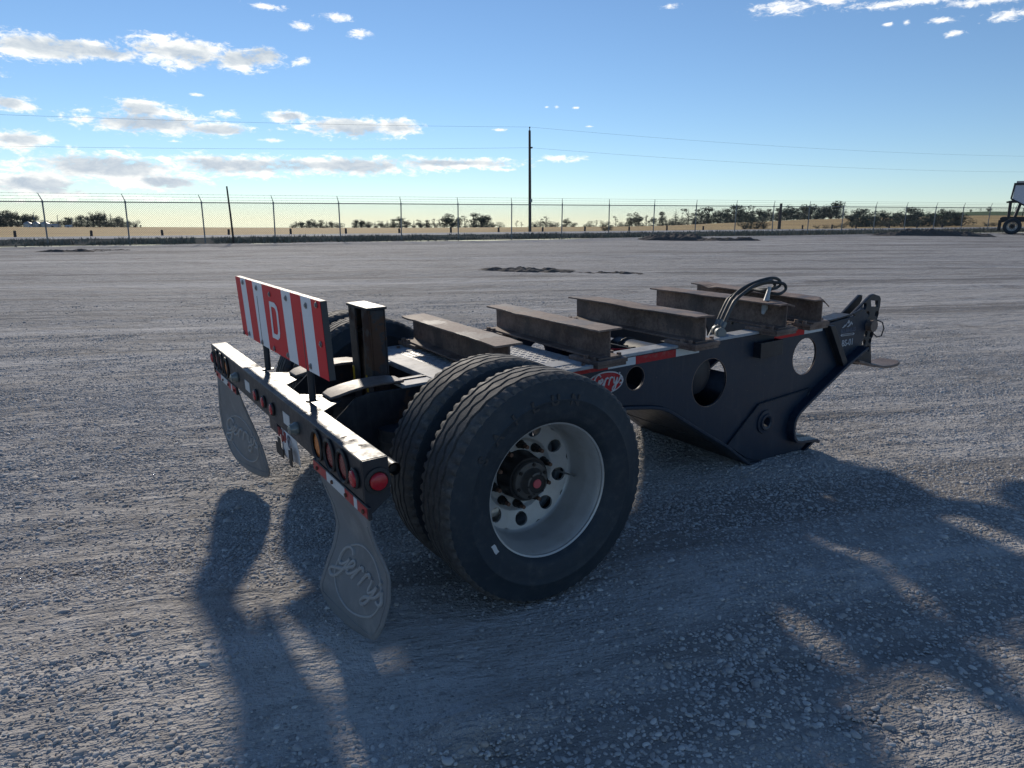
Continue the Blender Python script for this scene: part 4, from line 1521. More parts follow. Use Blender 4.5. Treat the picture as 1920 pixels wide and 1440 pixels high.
def script(mb, fn, r, n=6, only_after=None):
    for st in GERRY:
        pts = catmull([(x, y) for x, y in st], 4)
        if only_after is not None:
            pts = [p for p in pts if p.x > only_after]
            if len(pts) < 2:
                continue
        mb.tube([fn(p.x - 2.0, p.y - .42) for p in pts], r, n)


# ------------------------------------------------------------------ the booster trailer
root = empty('booster_trailer', (0, 0, 0))
root.rotation_euler = (0, -0.04106, 0)
tag(root, 'black low booster trailer with rusty cross beams, dual wheels and striped D sign', 'trailer')

YS = .504           # outer face of the side plates
TH = .016
HOLES = [(1.134, .670, .070), (1.762, .545, .155), (2.716, .586, .131)]
LOW = [(3.39, .56), (3.165, .469), (2.82, .30), (2.70, .238), (2.639, .205), (2.60, .172), (2.582, .13), (2.580, .08), (2.59, .035), (2.62, .004), (2.66, -.008), (2.725, -.015), (2.844, -.029), (2.879, -.053)]
BOT = [(2.879, -.053), (2.756, -.117), (2.50, -.111), (2.226, -.089), (2.175, -.078), (2.135, -.052), (1.945, .093), (1.601, .308), (1.453, .405), (1.400, .437), (1.357, .458), (1.30, .476), (1.243, .488), (1.15, .503), (1.058, .517), (.9, .52), (.55, .52), (.40, .56), (-.08, .56)]
TOP = [(-.08, .806), (2.0, .806), (2.93, .790), (3.05, .797), (3.26, .812)]


def side_plate(sgn):
    ol = TOP + ([(3.36, .865), (3.46, .80), (3.43, .66)] if sgn < 0 else [(3.30, .77)]) + LOW[:-1] + BOT
    outl = [ol] + [ellipse(x, z, r, 44) for x, z, r in HOLES] + [ellipse(2.318, .185, .036, 24)]
    y0, y1 = (-YS, -YS + TH) if sgn < 0 else (YS - TH, YS)
    me = plate_mesh('side_plate', outl, y0, y1, M['paint_side'], .003)
    sp = link_mesh('side_plate', me, None, root)
    s = -1 if sgn < 0 else 1

    def yy(a, b):
        return (min(s * a, s * b), max(s * a, s * b))
    # flange welded along the lower edge
    ya, yb = yy(.44, .575)
    MB().strip_y(LOW[::-1], ya, yb, .022).build('neck_flange', M['paint_side'], sp, True, .004)
    ya, yb = yy(.42, .530)
    MB().strip_y(BOT, ya, yb, -.020 if False else .020).build('lower_flange', M['paint_side'], sp, True, .004)
    ya, yb = yy(.400, .512)
    MB().box(-.08, 2.93, ya, yb, .806, .824).build('top_flange', M['grey_top'], sp, False, .003)
    # doubler around the pin boss
    dbl = [(1.945, .093), (2.24, .322), (2.80, .345), (2.74, .262), (2.66, .208), (2.612, .165), (2.594, .12), (2.592, .07), (2.604, .025), (2.64, -.012), (2.84, -.045), (2.752, -.100), (2.50, -.094), (2.235, -.073), (2.15, -.043)]
    y0, y1 = yy(YS - .002, YS + .010)
    link_mesh('doubler_plate', plate_mesh('doubler_plate', [dbl, ellipse(2.318, .185, .040, 24)], y0, y1, M['paint_side'], .003), None, sp)
    b = MB()
    prof = [(.085, s * (YS + .010)), (.083, s * (YS + .019)), (.060, s * (YS + .021)), (.056, s * (YS + .031)), (.044, s * (YS + .033)), (.034, s * (YS + .026)), (.034, s * (YS - .05))]
    b.lathe_y(prof, 36, 2.318, .185)
    b.build('pin_boss', M['paint_side'], sp, 50)
    # upright stiffener at the neck
    b = MB()
    y0, y1 = yy(YS - .001, YS + .055)
    b.prism_y([(2.905, .788), (2.965, .784), (3.165, .480), (3.12, .455)], y0, y1)
    b.build('stiffener', M['paint'], sp, False, .004)
    # weld beads
    for pth in ([(2.903, .786), (3.118, .455)], [(2.967, .782), (3.167, .480)], dbl[0:4], LOW[1:9]):
        pts = []
        for (xa, za), (xb, zb_) in zip(pth[:-1], pth[1:]):
            L_ = math.hypot(xb - xa, zb_ - za); n_ = max(2, int(L_ / .008))
            pts += [(xa + (xb - xa) * i_ / n_, s * (YS + .004 + (.010 if pth[0] == dbl[0] else 0)), za + (zb_ - za) * i_ / n_) for i_ in range(n_)]
        MB().tube(pts, [.0042 + .0016 * math.sin(i_ * 2.1) + random.uniform(-.0006, .0006) for i_ in range(len(pts))], 6).build('weld_bead', M['paint'], sp, True)
    # stake pocket
    b = MB()
    y0, y1 = yy(YS - .001, YS + .058)
    b.box(2.165, 2.180, y0, y1, .655, .755).box(2.375, 2.390, y0, y1, .655, .755)
    y2, y3 = yy(YS + .046, YS + .060)
    b.box(2.165, 2.390, y2, y3, .653, .757)
    b.build('stake_pocket', M['paint'], sp, False, .004)
    # reflective tape
    y0, y1 = yy(YS, YS + .0015)
    for x0, x1, m_ in ((.640, .925, 'tape_red'), (.927, 1.133, 'tape_white'), (1.135, 1.455, 'tape_red'), (1.457, 1.655, 'tape_white'), (2.372, 2.690, 'tape_red2'), (2.692, 2.898, 'tape_white')):
        zt = .800 if x0 < 2 else .792
        MB().box(x0, x1, y0, y1, zt - .046, zt).build('reflective_tape', M[m_], sp)
    for x, z, r in HOLES:
        MB().tube([(x + (r + .001) * math.cos(t), s * (YS - .001), z + (r + .001) * math.sin(t)) for t in np.linspace(0, 2 * math.pi, 44, endpoint=False)], .0026, 5, closed=True).build('hole_edge', M['rust'], sp, True)
    return sp


spR = side_plate(-1)
spL = side_plate(1)

# maker badge on the right plate
bc = (.905, .678)
bd = link_mesh('maker_badge', plate_mesh('maker_badge', [ellipse(bc[0], bc[1], .135, 44, .066)], -YS - .004, -YS + .001, M['badge_white'], .001), None, spR)
link_mesh('maker_badge_face', plate_mesh('maker_badge_face', [ellipse(bc[0], bc[1], .127, 44, .059)], -YS - .0055, -YS - .003, M['badge_red'], .0008), None, spR)
b = MB()
script(b, lambda u, v: (bc[0] + .012 + (u + .12 * v) * .052, -YS - .006, bc[1] + v * .050), .0050)
b.build('badge_lettering', M['badge_white'], spR, True)
MB().cyl((bc[0] + .118, -YS - .004, bc[1]), (bc[0] + .118, -YS - .009, bc[1]), .007, n=12).build('badge_rivet', M['stud'], spR, True)

# neck decal: mountains, name, bar, unit number
b = MB()
pk = [[(3.130, .738), (3.165, .762), (3.175, .757), (3.210, .793), (3.224, .775), (3.212, .762), (3.196, .772), (3.180, .752), (3.150, .739)],
      [(3.190, .742), (3.215, .752), (3.240, .778), (3.262, .757), (3.255, .748), (3.244, .762), (3.228, .745), (3.205, .738)]]
for poly in pk:
    me = plate_mesh('mountain_decal', [poly], -YS - .0018, -YS, M['decal'], .0003)
    link_mesh('mountain_decal', me, None, spR)


def on_side(x0, z0, kx=1.0, dy=.0012):
    return lambda u, v, w: Vector((x0 + u * kx - .05 * v * 0, -YS - dy - w * .5, z0 + v))


link_mesh('name_decal', text_mesh('name_decal', 'BLUEHILLS', .040, .0006, on_side(3.212, .713, .98), M['decal_dim'], bold=.0012), None, spR)
link_mesh('bar_decal', plate_mesh('bar_decal', [[(3.122, .686), (3.134, .694), (3.285, .688), (3.296, .680), (3.284, .672), (3.134, .677)]], -YS - .0016, -YS, M['decal'], .0003), None, spR)
b = MB()
for k in range(9):      # worn-away lettering in the bar
    x = 3.145 + k * .0152
    b.box(x, x + .0085, -YS - .0024, -YS - .0010, .6785 - .0006 * k + .002, .6885 - .0006 * k + .002)
b.build('bar_decal_marks', M['paint'], spR)
link_mesh('unit_number', text_mesh('unit_number', 'BS-01', .066, .0008, on_side(3.218, .620, .95), M['decal'], bold=.0016), None, spR)

# neck head: lugs with pin holes, pin, foot
def lug(y0, y1, full, nm):
    if full:
        ol = [(3.10, .792), (3.26, .812), (3.497, .944), (3.535, .950), (3.612, .928), (3.632, .905), (3.630, .850), (3.603, .727), (3.560, .600), (3.558, .560), (3.591, .405), (3.40, .425), (3.30, .45), (3.25, .60)]
        hs = []
        for u, v in ((735, 308), (655, 450), (780, 445), (935, 440), (695, 590), (750, 775), (722, 925), (820, 890), (785, 1030), (665, 1100), (845, 790)):
            hs.append((u, v))
        HX = []
        for (u, v) in hs:
            uu, vv = 1540 + u / 9, 540 + v / 9
            HX.append(side_point(uu, vv, y0))
        outl = [ol] + [ellipse(x, z, .0235, 18) for x, z in HX]
        outl.append([(3.500, .905), (3.592, .893), (3.600, .848), (3.512, .858)])
    else:
        ol = [(3.15, .790), (3.28, .812), (3.497, .940), (3.53, .935), (3.53, .90), (3.45, .80), (3.40, .70), (3.30, .55)]
        outl = [ol]
    return link_mesh(nm, plate_mesh(nm, outl, y0, y1, M['paint'], .004), None, root)


def side_point(u, v, y):
    """where the line of sight used for measuring meets the plate plane (plate coordinates)"""
    d = fwd + r2 * ((u - 960) / 1308.49) - u2 * ((v - 720) / 1308.49)
    c, s_ = math.cos(.04106), math.sin(.04106)
    loc = lambda w: Vector((w.x * c + w.z * s_, w.y, -w.x * s_ + w.z * c))
    o_, dd = loc(CAM), loc(d)
    t_ = (y - o_.y) / dd.y
    p_ = o_ + dd * t_
    return p_.x, p_.z


lugA = lug(-.488, -.462, True, 'hitch_lug')
lugB = lug(-.400, -.376, False, 'hitch_lug')
MB().strip_y([(2.95, .800), (3.10, .806), (3.24, .818)], -.50, -.376, .012).build('neck_cap', M['paint_top'], root, True, .003)
MB().prism_y([(3.27, .815), (3.36, .845), (3.36, .86), (3.24, .835)], -.515, -.50).build('lug_rib', M['paint'], root, False, .003)
px_, pz_ = side_point(1540 + 850 / 9, 540 + 635 / 9, -.53)
pin = MB().cyl((px_, -.42, pz_), (px_, -.54, pz_), .042, n=24).cyl((px_, -.54, pz_), (px_, -.552, pz_), .046, n=24).build('hitch_pin', M['rust_plate'], root, 40, .003)
MB().tube([(px_ + .03, -.55, pz_ + .04), (px_ + .085, -.56, pz_ + .02), (px_ + .115, -.56, pz_ - .03), (px_ + .09, -.56, pz_ - .085), (px_ + .03, -.56, pz_ - .085), (px_ - .02, -.555, pz_ - .05)], .005, 6).build('pin_wire_loop', M['wire'], pin, True)
b = MB()
rows = [(3.26, .478, .08), (3.40, .430, .10), (3.55, .396, .10), (3.66, .384, .10), (3.74, .386, .10), (3.79, .392, .088), (3.815, .396, .055)]
vs = []
for x, z, hw in rows:
    vs += [(x, -.508 - hw, z), (x, -.508 + hw, z), (x, -.508 + hw, z + .02), (x, -.508 - hw, z + .02)]
nr = len(rows)
b.add(vs, [(4 * j + q, 4 * j + (q + 1) % 4, 4 * j + 4 + (q + 1) % 4, 4 * j + 4 + q) for j in range(nr - 1) for q in range(4)] + [(0, 1, 2, 3), tuple(4 * (nr - 1) + q for q in range(4))])
foot = b.build('hitch_foot', M['rust_plate'], root, True, .004)
MB().tube([(2.93, -.44, .74), (3.05, -.44, .70)], .02, 8).build('neck_gusset', M['paint'], root)

# cross plates and belly between the side plates
IY = YS - TH
MB().strip_y(LOW[2:][::-1], -IY, IY, .018).build('nose_plate', M['paint'], root, True)
MB().strip_y(BOT[:7], -IY, IY, .018).build('skid_plate', M['paint'], root, True)
MB().strip_y(BOT[6:13], -IY, IY, .014).build('sun_block_slope', M['paint'], root, True)  # unseen sloping strip added to stop sun patches on the ground
MB().box(1.34, 1.36, -IY, IY, .47, .78).build('middle_bulkhead', M['paint'], root)
MB().box(.72, 1.34, -IY, IY, .535, .55).build('belly_plate', M['paint'], root)
b = MB(); b.cyl((1.70, -.44, .60), (1.70, .30, .60), .135, n=28).cyl((1.70, -.46, .60), (1.70, -.44, .60), .09, .135, n=28)
tank = b.build('air_tank', M['paint'], root, True)
for yy_ in (-.2, .2):
    MB().tube([(1.70 + .14 * math.cos(t), yy_, .60 + .14 * math.sin(t)) for t in np.linspace(0, 6.28, 24)], .008, 5).build('tank_strap', M['hub'], tank, True)
b = MB()
for k in range(5):
    yk = -.30 + .13 * k
    b.tube([(.85 + .05 * k, yk, .60), (1.2, yk * .8, .66 + .03 * math.sin(k)), (1.6, yk * .6, .70), (2.0, -.30 + .03 * k, .72), (2.25, yk * .4, .66)], .012, 7)
b.build('air_line', M['hose'], root, True)
MB().tube([(.98, -.36, .76), (1.15, -.25, .80), (1.35, -.22, .77), (1.5, -.24, .70)], .007, 6).build('red_air_line', M['badge_red'], root, True)
b = MB(); b.box(1.95, 2.15, -.10, .14, .50, .70)
b.build('valve_box', M['hub'], root, False, .01)

# axle and suspension
b = MB(); b.cyl((0, -1.02, .5014), (0, 1.02, .5014), .066, n=24)
ax = b.build('axle', M['hubdark'], root, True)
for s in (-1, 1):
    b = MB(); b.cyl((0, s * .52, .5014), (0, s * .60, .5014), .20, n=36).build('brake_drum', M['hub'], ax, 40)
    b = MB(); b.prism_y([(-.36, .42), (.60, .50), (.62, .58), (.52, .58), (-.36, .50)], s * .40 - .045, s * .40 + .045).build('trailing_arm', M['paint'], root, False, .006)
    b = MB()
    b.lathe_y([(.0, 0), (.115, 0), (.125, .02), (.12, .05), (.13, .08), (.12, .11), (.125, .135), (.0, .14)], 28)
    me = b.mesh('air_spring', M['tyre'], True)
    o = link_mesh('air_spring', me, None, root); o.rotation_euler = (R(90), 0, 0); o.location = (-.28, s * .40, .50)
    b = MB(); b.prism_y([(.42, .62), (.68, .62), (.64, .46), (.50, .46)], s * .40 - .06, s * .40 + .06).build('hanger', M['paint'], root, False, .005)
b = MB(); b.tube([(-.30, -.62, .42), (-.34, -.70, .47), (-.36, -.80, .55)], .035, 10)
b.build('brake_chamber', M['rust'], root, True)
b = MB(); b.cyl((-.716, -1.322, .790), (-.716, -1.24, .790), .024, n=16, cap=False).cyl((-.716, -1.322, .790), (-.716, -1.24, .790), .019, n=16, cap=False).cyl((-.716, -1.300, .790), (-.716, -1.29, .790), .019, n=16)
b.build('step_tube', M['hubdark'], root, True)

# wheels
HUBY = .143
for s in (-1, 1):
    wo = make_wheel(root, s * 1.130, s, roll=0.3 * s)
    wi = make_wheel(root, s * .800, -s, roll=0.9)
    # wheel local frame: dish faces local -Y
    hb = MB()
    hb.lathe_y([(.108, .16), (.108, .14), (.104, .10), (.100, .06), (.098, .055), (.0, .055)], 48)
    hb.build('hub', M['hubdark'], wo, 50)
    hb = MB()
    hb.lathe_y([(.0, .060), (.086, .060), (.086, .040), (.082, .034), (.060, .030), (.054, .022), (.052, -.004), (.050, -.010), (.042, -.012), (.041, -.006), (.0, -.006)], 48)
    hc = hb.build('hub_cap', M['hub'], wo, 40)
    MB().lathe_y([(.0, -.0075), (.040, -.0075), (.041, -.005)], 36).build('hub_window', M['hubdark'], wo, 40)
    MB().lathe_y([(.0, -.012), (.0195, -.0115), (.0205, -.0065)], 28).build('hub_plug', M['hubred'], wo, 40)
    hbm = MB().cyl((0, .034, 0), (0, .026, 0), .008, n=6).mesh('hub_bolt', M['nut'])
    for k in range(6):
        o = link_mesh('hub_bolt', hbm, None, wo); a = k * math.pi / 3 + .35
        o.location = (.073 * math.cos(a), 0, .073 * math.sin(a))
    hsm = MB().cyl((0, -.010, 0), (0, -.013, 0), .0045, n=8).mesh('cap_screw', M['nut'])
    for k in range(6):
        o = link_mesh('cap_screw', hsm, None, wo); a = k * math.pi / 3 + .1
        o.location = (.046 * math.cos(a), 0, .046 * math.sin(a))
    for k in range(10):
        o = link_mesh('wheel_nut', NUT, None, wo); a = k * math.pi / 5 + .22
        o.location = (.1375 * math.cos(a), HUBY, .1375 * math.sin(a)); o.rotation_euler = (0, k * .7, 0)
    av = math.radians(-8) ; c_, s_ = math.cos(av), math.sin(av)
    MB().tube([(.20 * c_, .13, .20 * s_), (.212 * c_, .10, .212 * s_), (.232 * c_, .045, .232 * s_), (.238 * c_, .035, .238 * s_)], [.0045, .004, .004, .006], 8).build('valve_stem', M['steel'], wo, True)
    if s < 0:
        wo.rotation_euler = (0, 0, 0)
        me = None
        # raised maker's name around the upper left of the sidewall
        letters = 'SAILUN'
        for i, ch in enumerate(letters):
            a = R(147 - i * 14.5)
            def fn(u, v, w, a=a):
                r = .396 + v
                aa = a - u / r
                return Vector((r * math.cos(aa), -.1385 - (.0035 if w > 0 else 0), r * math.sin(aa)))
            link_mesh('tyre_letter', text_mesh('tyre_letter', ch, .062, .002, fn, M['letter_rubber'], bold=.002), None, wo)
        # paper tag stuck on the sidewall
        t_ = MB()
        rows = [(.338, R(205.5)), (.336, R(207)), (.337, R(209)), (.339, R(211)), (.338, R(213))]
        vs = []
        for r, a in rows:
            for dr in (-.009, .009):
                vs.append(((r + dr) * math.cos(a), -.1335 - .004, (r + dr) * math.sin(a)))
        t_.add(vs, [(2 * i, 2 * i + 1, 2 * i + 3, 2 * i + 2) for i in range(4)])
        o = t_.build('paper_tag', M['badge_white'], wo)
        so = o.modifiers.new('thick', 'SOLIDIFY'); so.thickness = .001

# I-beams across the frame
BEAMS = [(.200, .270, .63, 0), (.835, .895, .63, 0), (1.565, 1.590, .63, 1), (2.300, 2.400, .64, 2), (2.640, 2.880, .66, 3)]
ZT = 1.008


def i_beam(k, xn, xf, half, style):
    fl, tf, tw_, zb = .080, .011, .009, .848
    b = MB()
    nseg = 36
    prev = None
    rng = np.random.default_rng(k + 5)
    ys = np.linspace(-half, half, nseg)
    verts = []
    for j, y in enumerate(ys):
        f = (y + half) / (2 * half)
        xc = xn + (xf - xn) * f
        wob = .0035 * math.sin(9 * f + k) + .002 * rng.normal()
        dl = dr = 0.0
        if style == 1:
            dl = -.006 * max(0, 1 - abs(f - .45) / .15)
            dr = -.012 * max(0, 1 - abs(f - .03) / .06)
        if style == 2:
            dr = -.020 * max(0, 1 - f / .10)
            dl = -.004 * max(0, 1 - abs(f - .5) / .2)
        if style == 3:
            dr = -.055 * max(0, 1 - f / .06)
            dl = -.018 * max(0, 1 - abs(f - .83) / .08)
        if style == 0:
            dl = -.006 * max(0, 1 - abs(f - (.7 if k else .93)) / .1)
        z1 = ZT + .002 * math.sin(5 * f + k * 2)
        sec = [(-fl, zb), (fl, zb), (fl, zb + tf), (tw_ / 2, zb + tf), (tw_ / 2, z1 - tf), (fl + wob, z1 - tf + dr), (fl + wob, z1 + dr), (0, z1), (-fl + wob * .6, z1 + dl), (-fl + wob * .6, z1 - tf + dl), (-tw_ / 2, z1 - tf), (-tw_ / 2, zb + tf), (-fl, zb + tf)]
        for x, z in sec:
            verts.append((xc + x, y, z))
    P = 13
    fs = []
    for j in range(nseg - 1):
        for q in range(P):
            fs.append((j * P + q, j * P + (q + 1) % P, (j + 1) * P + (q + 1) % P, (j + 1) * P + q))
    for o_, rev in ((0, 1), ((nseg - 1) * P, 0)):
        for quad in ((0, 1, 2, 3), (0, 3, 11, 12), (11, 3, 4, 10), (10, 4, 7, 8), (4, 5, 6, 7), (8, 9, 10, 10)):
            q = [o_ + i for i in dict.fromkeys(quad)]
            fs.append(tuple(q))
    b.add(verts, fs)
    beam = b.build('i_beam', M['rust'], root, False, .0025)
    for s in (-1, 1):
        xc = xn if s < 0 else xf
        y0, y1 = sorted((s * .40, s * .655))
        p_ = MB().box(xc - .105, xc + .105, y0, y1, .8245, .8475).build('clamp_plate', M['rust'], beam, False, .003)
        for dx in (-.088, .088):
            for yy_ in (.60, .535):
                bo = MB()
                y_ = s * yy_
                bo.cyl((xc + dx, y_, .8475), (xc + dx, y_, .852), .017, n=14).cyl((xc + dx, y_, .852), (xc + dx, y_, .868), .0145, n=6)
                if yy_ > .55:
                    bo.cyl((xc + dx, y_, .8245), (xc + dx, y_, .806), .0145, n=6)
                bo.build('bolt', M['rust'], beam)
        # clamp strap below
        y0, y1 = sorted((s * .515, s * .648))
        MB().box(xc - .10, xc + .10, y0, y1, .806, .8235).build('clamp_strap', M['rust'], beam, False, .003)
    return beam


for k, (xn, xf, hf, st) in enumerate(BEAMS):
    i_beam(k, xn, xf, hf, st)

# deck: cross member, checker plate
MB().box(-.075, .052, -.615, .615, .79, .823).build('cross_member', M['grey_top'], root, False, .004)
MB().box(-.075, -.06, -.60, .60, .56, .79).build('rear_bulkhead', M['paint'], root)
dk = MB().box(.056, .780, -.60, .60, .812, .820).build('deck_plate', M['deck'], root)
b = MB()
i = 0
for xi in range(20):
    for yi in range(34):
        x = .075 + xi * .0355; y = -.585 + yi * .0355
        a = R(45) if (xi + yi) % 2 else R(-45)
        L_, W_, H_ = .0165, .0052, .0034
        c, s = math.cos(a), math.sin(a)
        pts = [(-L_, 0, 0), (0, -W_, 0), (L_, 0, 0), (0, W_, 0), (-L_ * .45, 0, H_), (L_ * .45, 0, H_)]
        b.add([(x + c * u - s * v, y + s * u + c * v, .8200 + w) for u, v, w in pts], [(0, 1, 5, 4), (1, 2, 5), (2, 3, 4, 5), (3, 0, 4)])
o = b.build('deck_tread', M['deck'], dk)
o['kind'] = 'stuff'
for y in (-.60, .60):
    MB().box(.056, .78, y - .012, y + .012, .806, .824).build('deck_edge', M['grey_top'], dk, False, .002)
for x_, y_ in ((.42, -.57), (.12, .55), (.70, -.57)):
    MB().cyl((x_, y_, .82), (x_, y_, .832), .011, n=6).build('deck_bolt', M['rust'], dk)

# rear rails with arched cap plates, from bumper to cross member
for s in (-1, 1):
    yc = s * .285
    web_o = yc + s * .07
    ol = [(-.075, .56), (-.075, .800), (-.25, .806), (-.42, .812), (-.50, .795), (-.545, .755), (-.60, .71), (-.70, .60), (-.73, .56), (-.60, .50), (-.30, .52)]
    rl_ = link_mesh('rear_rail', plate_mesh('rear_rail', [ol], web_o - .007, web_o + .007, M['paint_rusty'], .003), None, root)
    MB().box(-.26, -.078, yc - .085, yc + .085, .806, .820).build('rail_cap', M['grey_top'], rl_, False, .003)
    MB().box(-.255, -.08, yc - .006 - s * .03, yc + .006 - s * .03, .8205, .826).build('weld_seam', M['paint'], rl_, True)
    arch = [(-.615, .800), (-.58, .812), (-.52, .825), (-.45, .834), (-.36, .838), (-.28, .834), (-.235, .8265)]
    b = MB()
    n_ = len(arch)
    vs = []
    for j, (x, z) in enumerate(arch):
        hw = .082
        if j == 0:
            hw = .060
        if j == n_ - 1:
            hw = .055
        vs += [(x, yc - hw, z), (x, yc + hw, z), (x, yc + hw, z + .014), (x, yc - hw, z + .014)]
    fs = []
    for j in range(n_ - 1):
        for q in range(4):
            fs.append((4 * j + q, 4 * j + (q + 1) % 4, 4 * j + 4 + (q + 1) % 4, 4 * j + 4 + q))
    fs += [(0, 1, 2, 3), tuple(4 * (n_ - 1) + q for q in range(4))]
    b.add(vs, fs)
    b.build('arch_plate', M['rust_plate'], rl_, True, .006)
    # gusset flush with the bumper top
    g = [(-.742, yc - .23), (-.742, yc + .21), (-.57, yc + .09), (-.57, yc - .05)] if s > 0 else [(-.742, yc - .26), (-.742, yc + .20), (-.57, yc + .05), (-.57, yc - .085)]
    b = MB(); n_ = len(g)
    b.add([(x, y, .790) for x, y in g] + [(x, y, .8005) for x, y in g], [tuple(range(n_ - 1, -1, -1)), tuple(range(n_, 2 * n_))] + [(q, (q + 1) % n_, n_ + (q + 1) % n_, n_ + q) for q in range(n_)])
    b.build('gusset_plate', M['paint_top'], rl_, False, .003)
MB().box(-.742, -.728, -.55, .55, .58, .80).build('rear_crossmember', M['paint'], root)

# twin-channel post
pb = MB()
for s in (-1, 1):
    y0, y1 = sorted((s * .145, s * .045))
    pb.box(-.322, -.312, y0, y1, .56, 1.170)       # rear flange face
    pb.box(-.240, -.230, y0, y1, .56, 1.170)
    yw = s * .145
    a0, a1 = sorted((yw, yw - s * .010))
    pb.box(-.312, -.240, a0, a1, .56, 1.170)
post = pb.build('post', M['paint_rusty'], root, False, .004)
MB().box(-.330, -.222, -.152, .152, 1.170, 1.184).build('post_cap', M['paint_top'], post, False, .004)
MB().box(-.300, -.255, -.135, .135, 1.045, 1.060).build('post_rung', M['paint'], post, False, .003)
MB().box(-.290, -.270, -.135, .135, .60, 1.02).build('post_web', M['rust'], post)
for y0, y1, z0, z1 in ((.118, .143, .735, .845), (-.070, -.046, .735, .825)):
    MB().box(-.3232, -.3222, y0, y1, z0, z1).build('warning_sticker', M['yellow'], post)

# bumper
BX0, BX1 = -.837, -.742
BW = 1.335
b = MB()
b.prism_y([(BX0, .850), (BX1, .850), (BX1, .700), (BX0, .700)], -BW, BW)
bum = b.build('bumper', M['paint_top'], root, False, .005)
for s in (-1, 1):
    y0, y1 = sorted((s * BW, s * (BW + .008)))
    MB().prism_y([(BX0 + .001, .8495), (BX1 - .001, .8495), (BX1 - .001, .706), (BX0 + .02, .655), (BX0 + .001, .662)], y0, y1).build('bumper_end', M['paint'], bum, False, .003)
# seams on the top plate
for y in (-.64, .42):
    MB().box(BX0 + .004, BX1 - .004, y - .0012, y + .0012, .8505, .8515).build('top_seam', M['paint'], bum)


def lamp(y, z, r, lens, proud=.010, parent=None):
    g = MB()
    g.lathe_y([(r * 1.0, .0), (r * 1.22, -.003), (r * 1.25, -.009), (r * 1.08, -.013), (r * .98, -.006)], 32)
    og = g.build('lamp_grommet', M['grommet'], bum, 50)
    l = MB()
    l.lathe_y([(0, -proud - r * .10), (r * .5, -proud - r * .08), (r * .9, -proud), (r * .99, -proud + .004), (r, 0)], 32)
    ol = l.build('lamp_lens', M[lens], bum, 50)
    for o in (og, ol):
        o.location = (BX0 - .0005, y, z); o.rotation_euler = (0, 0, R(-90))
    return ol


for s in (-1, 1):
    lamp(s * .866, .776, .052, 'lamp_amber', .002)
    lamp(s * 1.016, .778, .052, 'lamp_dark', .002)
    lamp(s * 1.158, .778, .052, 'lamp_dark', .002)
    lamp(s * 1.278, .772, .030, 'lamp_red', .018)
    # end lamp facing sideways
    e = MB(); r = .031
    e.lathe_y([(r, 0), (r * 1.5, -.002), (r * 1.5, -.007), (r * 1.15, -.010), (r * .98, -.006)], 32)
    og = e.build('lamp_grommet', M['grommet'], bum, 50)
    e = MB(); e.lathe_y([(0, -.021), (r * .8, -.020), (r * .97, -.016), (r, 0)], 32)
    ol = e.build('lamp_lens', M['lamp_red'], bum, 50)
    for o in (og, ol):
        o.location = (-.786, s * (BW + .0085), .772)
        o.rotation_euler = (0, 0, 0 if s < 0 else math.pi)
for y in (.134, -.026, -.188):
    lamp(y, .765, .026, 'lamp_red', .016)
for y in (.585, -.585):
    g = MB()
    g.lathe_y([(.028, 0), (.029, -.012), (.022, -.024), (.020, -.034), (.010, -.040), (0, -.041)], 20)
    o = g.build('marker_glass', M['lamp_clear'], bum, True)
    o.location = (BX0 - .0005, y, .772); o.rotation_euler = (0, 0, R(-90))
for y in (.340, -.415):
    MB().box(BX0 - .002, BX0, y - .052, y + .052, .742, .796).build('white_reflector', M['tape_white'], bum)
# bracket and licence plate under the middle
MB().box(BX0 + .004, BX0 + .03, -.20, -.06, .640, .700).build('plate_bracket', M['paint'], bum, False, .003)
lp = MB()
vs = []; ny, nz = 13, 7
for j in range(nz):
    for i_ in range(ny):
        y = -.165 - .30 * i_ / (ny - 1); z = .700 - .150 * j / (nz - 1)
        vs.append((BX0 + .012 + .010 * math.sin(i_ * .55 + j * .4) + .012 * (j / nz) ** 2, y, z))
lp.add(vs, [(j * ny + i_, j * ny + i_ + 1, (j + 1) * ny + i_ + 1, (j + 1) * ny + i_) for j in range(nz - 1) for i_ in range(ny - 1)])
plate = lp.build('licence_plate', M['plate'], bum, True)
so = plate.modifiers.new('thick', 'SOLIDIFY'); so.thickness = .0015
link_mesh('plate_lettering', text_mesh('plate_lettering', '0', .088, .001, lambda u, v, w: Vector((BX0 + .003 - w, -.395 - u, .655 + v)), M['decal_dim'], bold=.001), None, bum)
b = MB()
for y, z0, z1, w in ((-.235, .645, .690, .006), (-.252, .660, .692, .005), (-.285, .630, .690, .005), (-.305, .640, .665, .006), (-.335, .640, .690, .005), (-.352, .655, .690, .004)):
    b.box(BX0 - .001, BX0 + .004, y - w, y + w, z0, z1)
b.build('plate_faded_marks', M['plate_ink'], bum)
b = MB()
for y0, y1, z0, z1 in ((-.245, -.205, .545, .635), (-.205, -.160, .545, .600), (-.285, -.24, .545, .590), (-.425, -.385, .545, .620), (-.440, -.42, .58, .64)):
    b.box(BX0 - .002, BX0 + .004, y0, y1, z0, z1)
b.build('mud_cake', M['mud'], bum, False, .004)

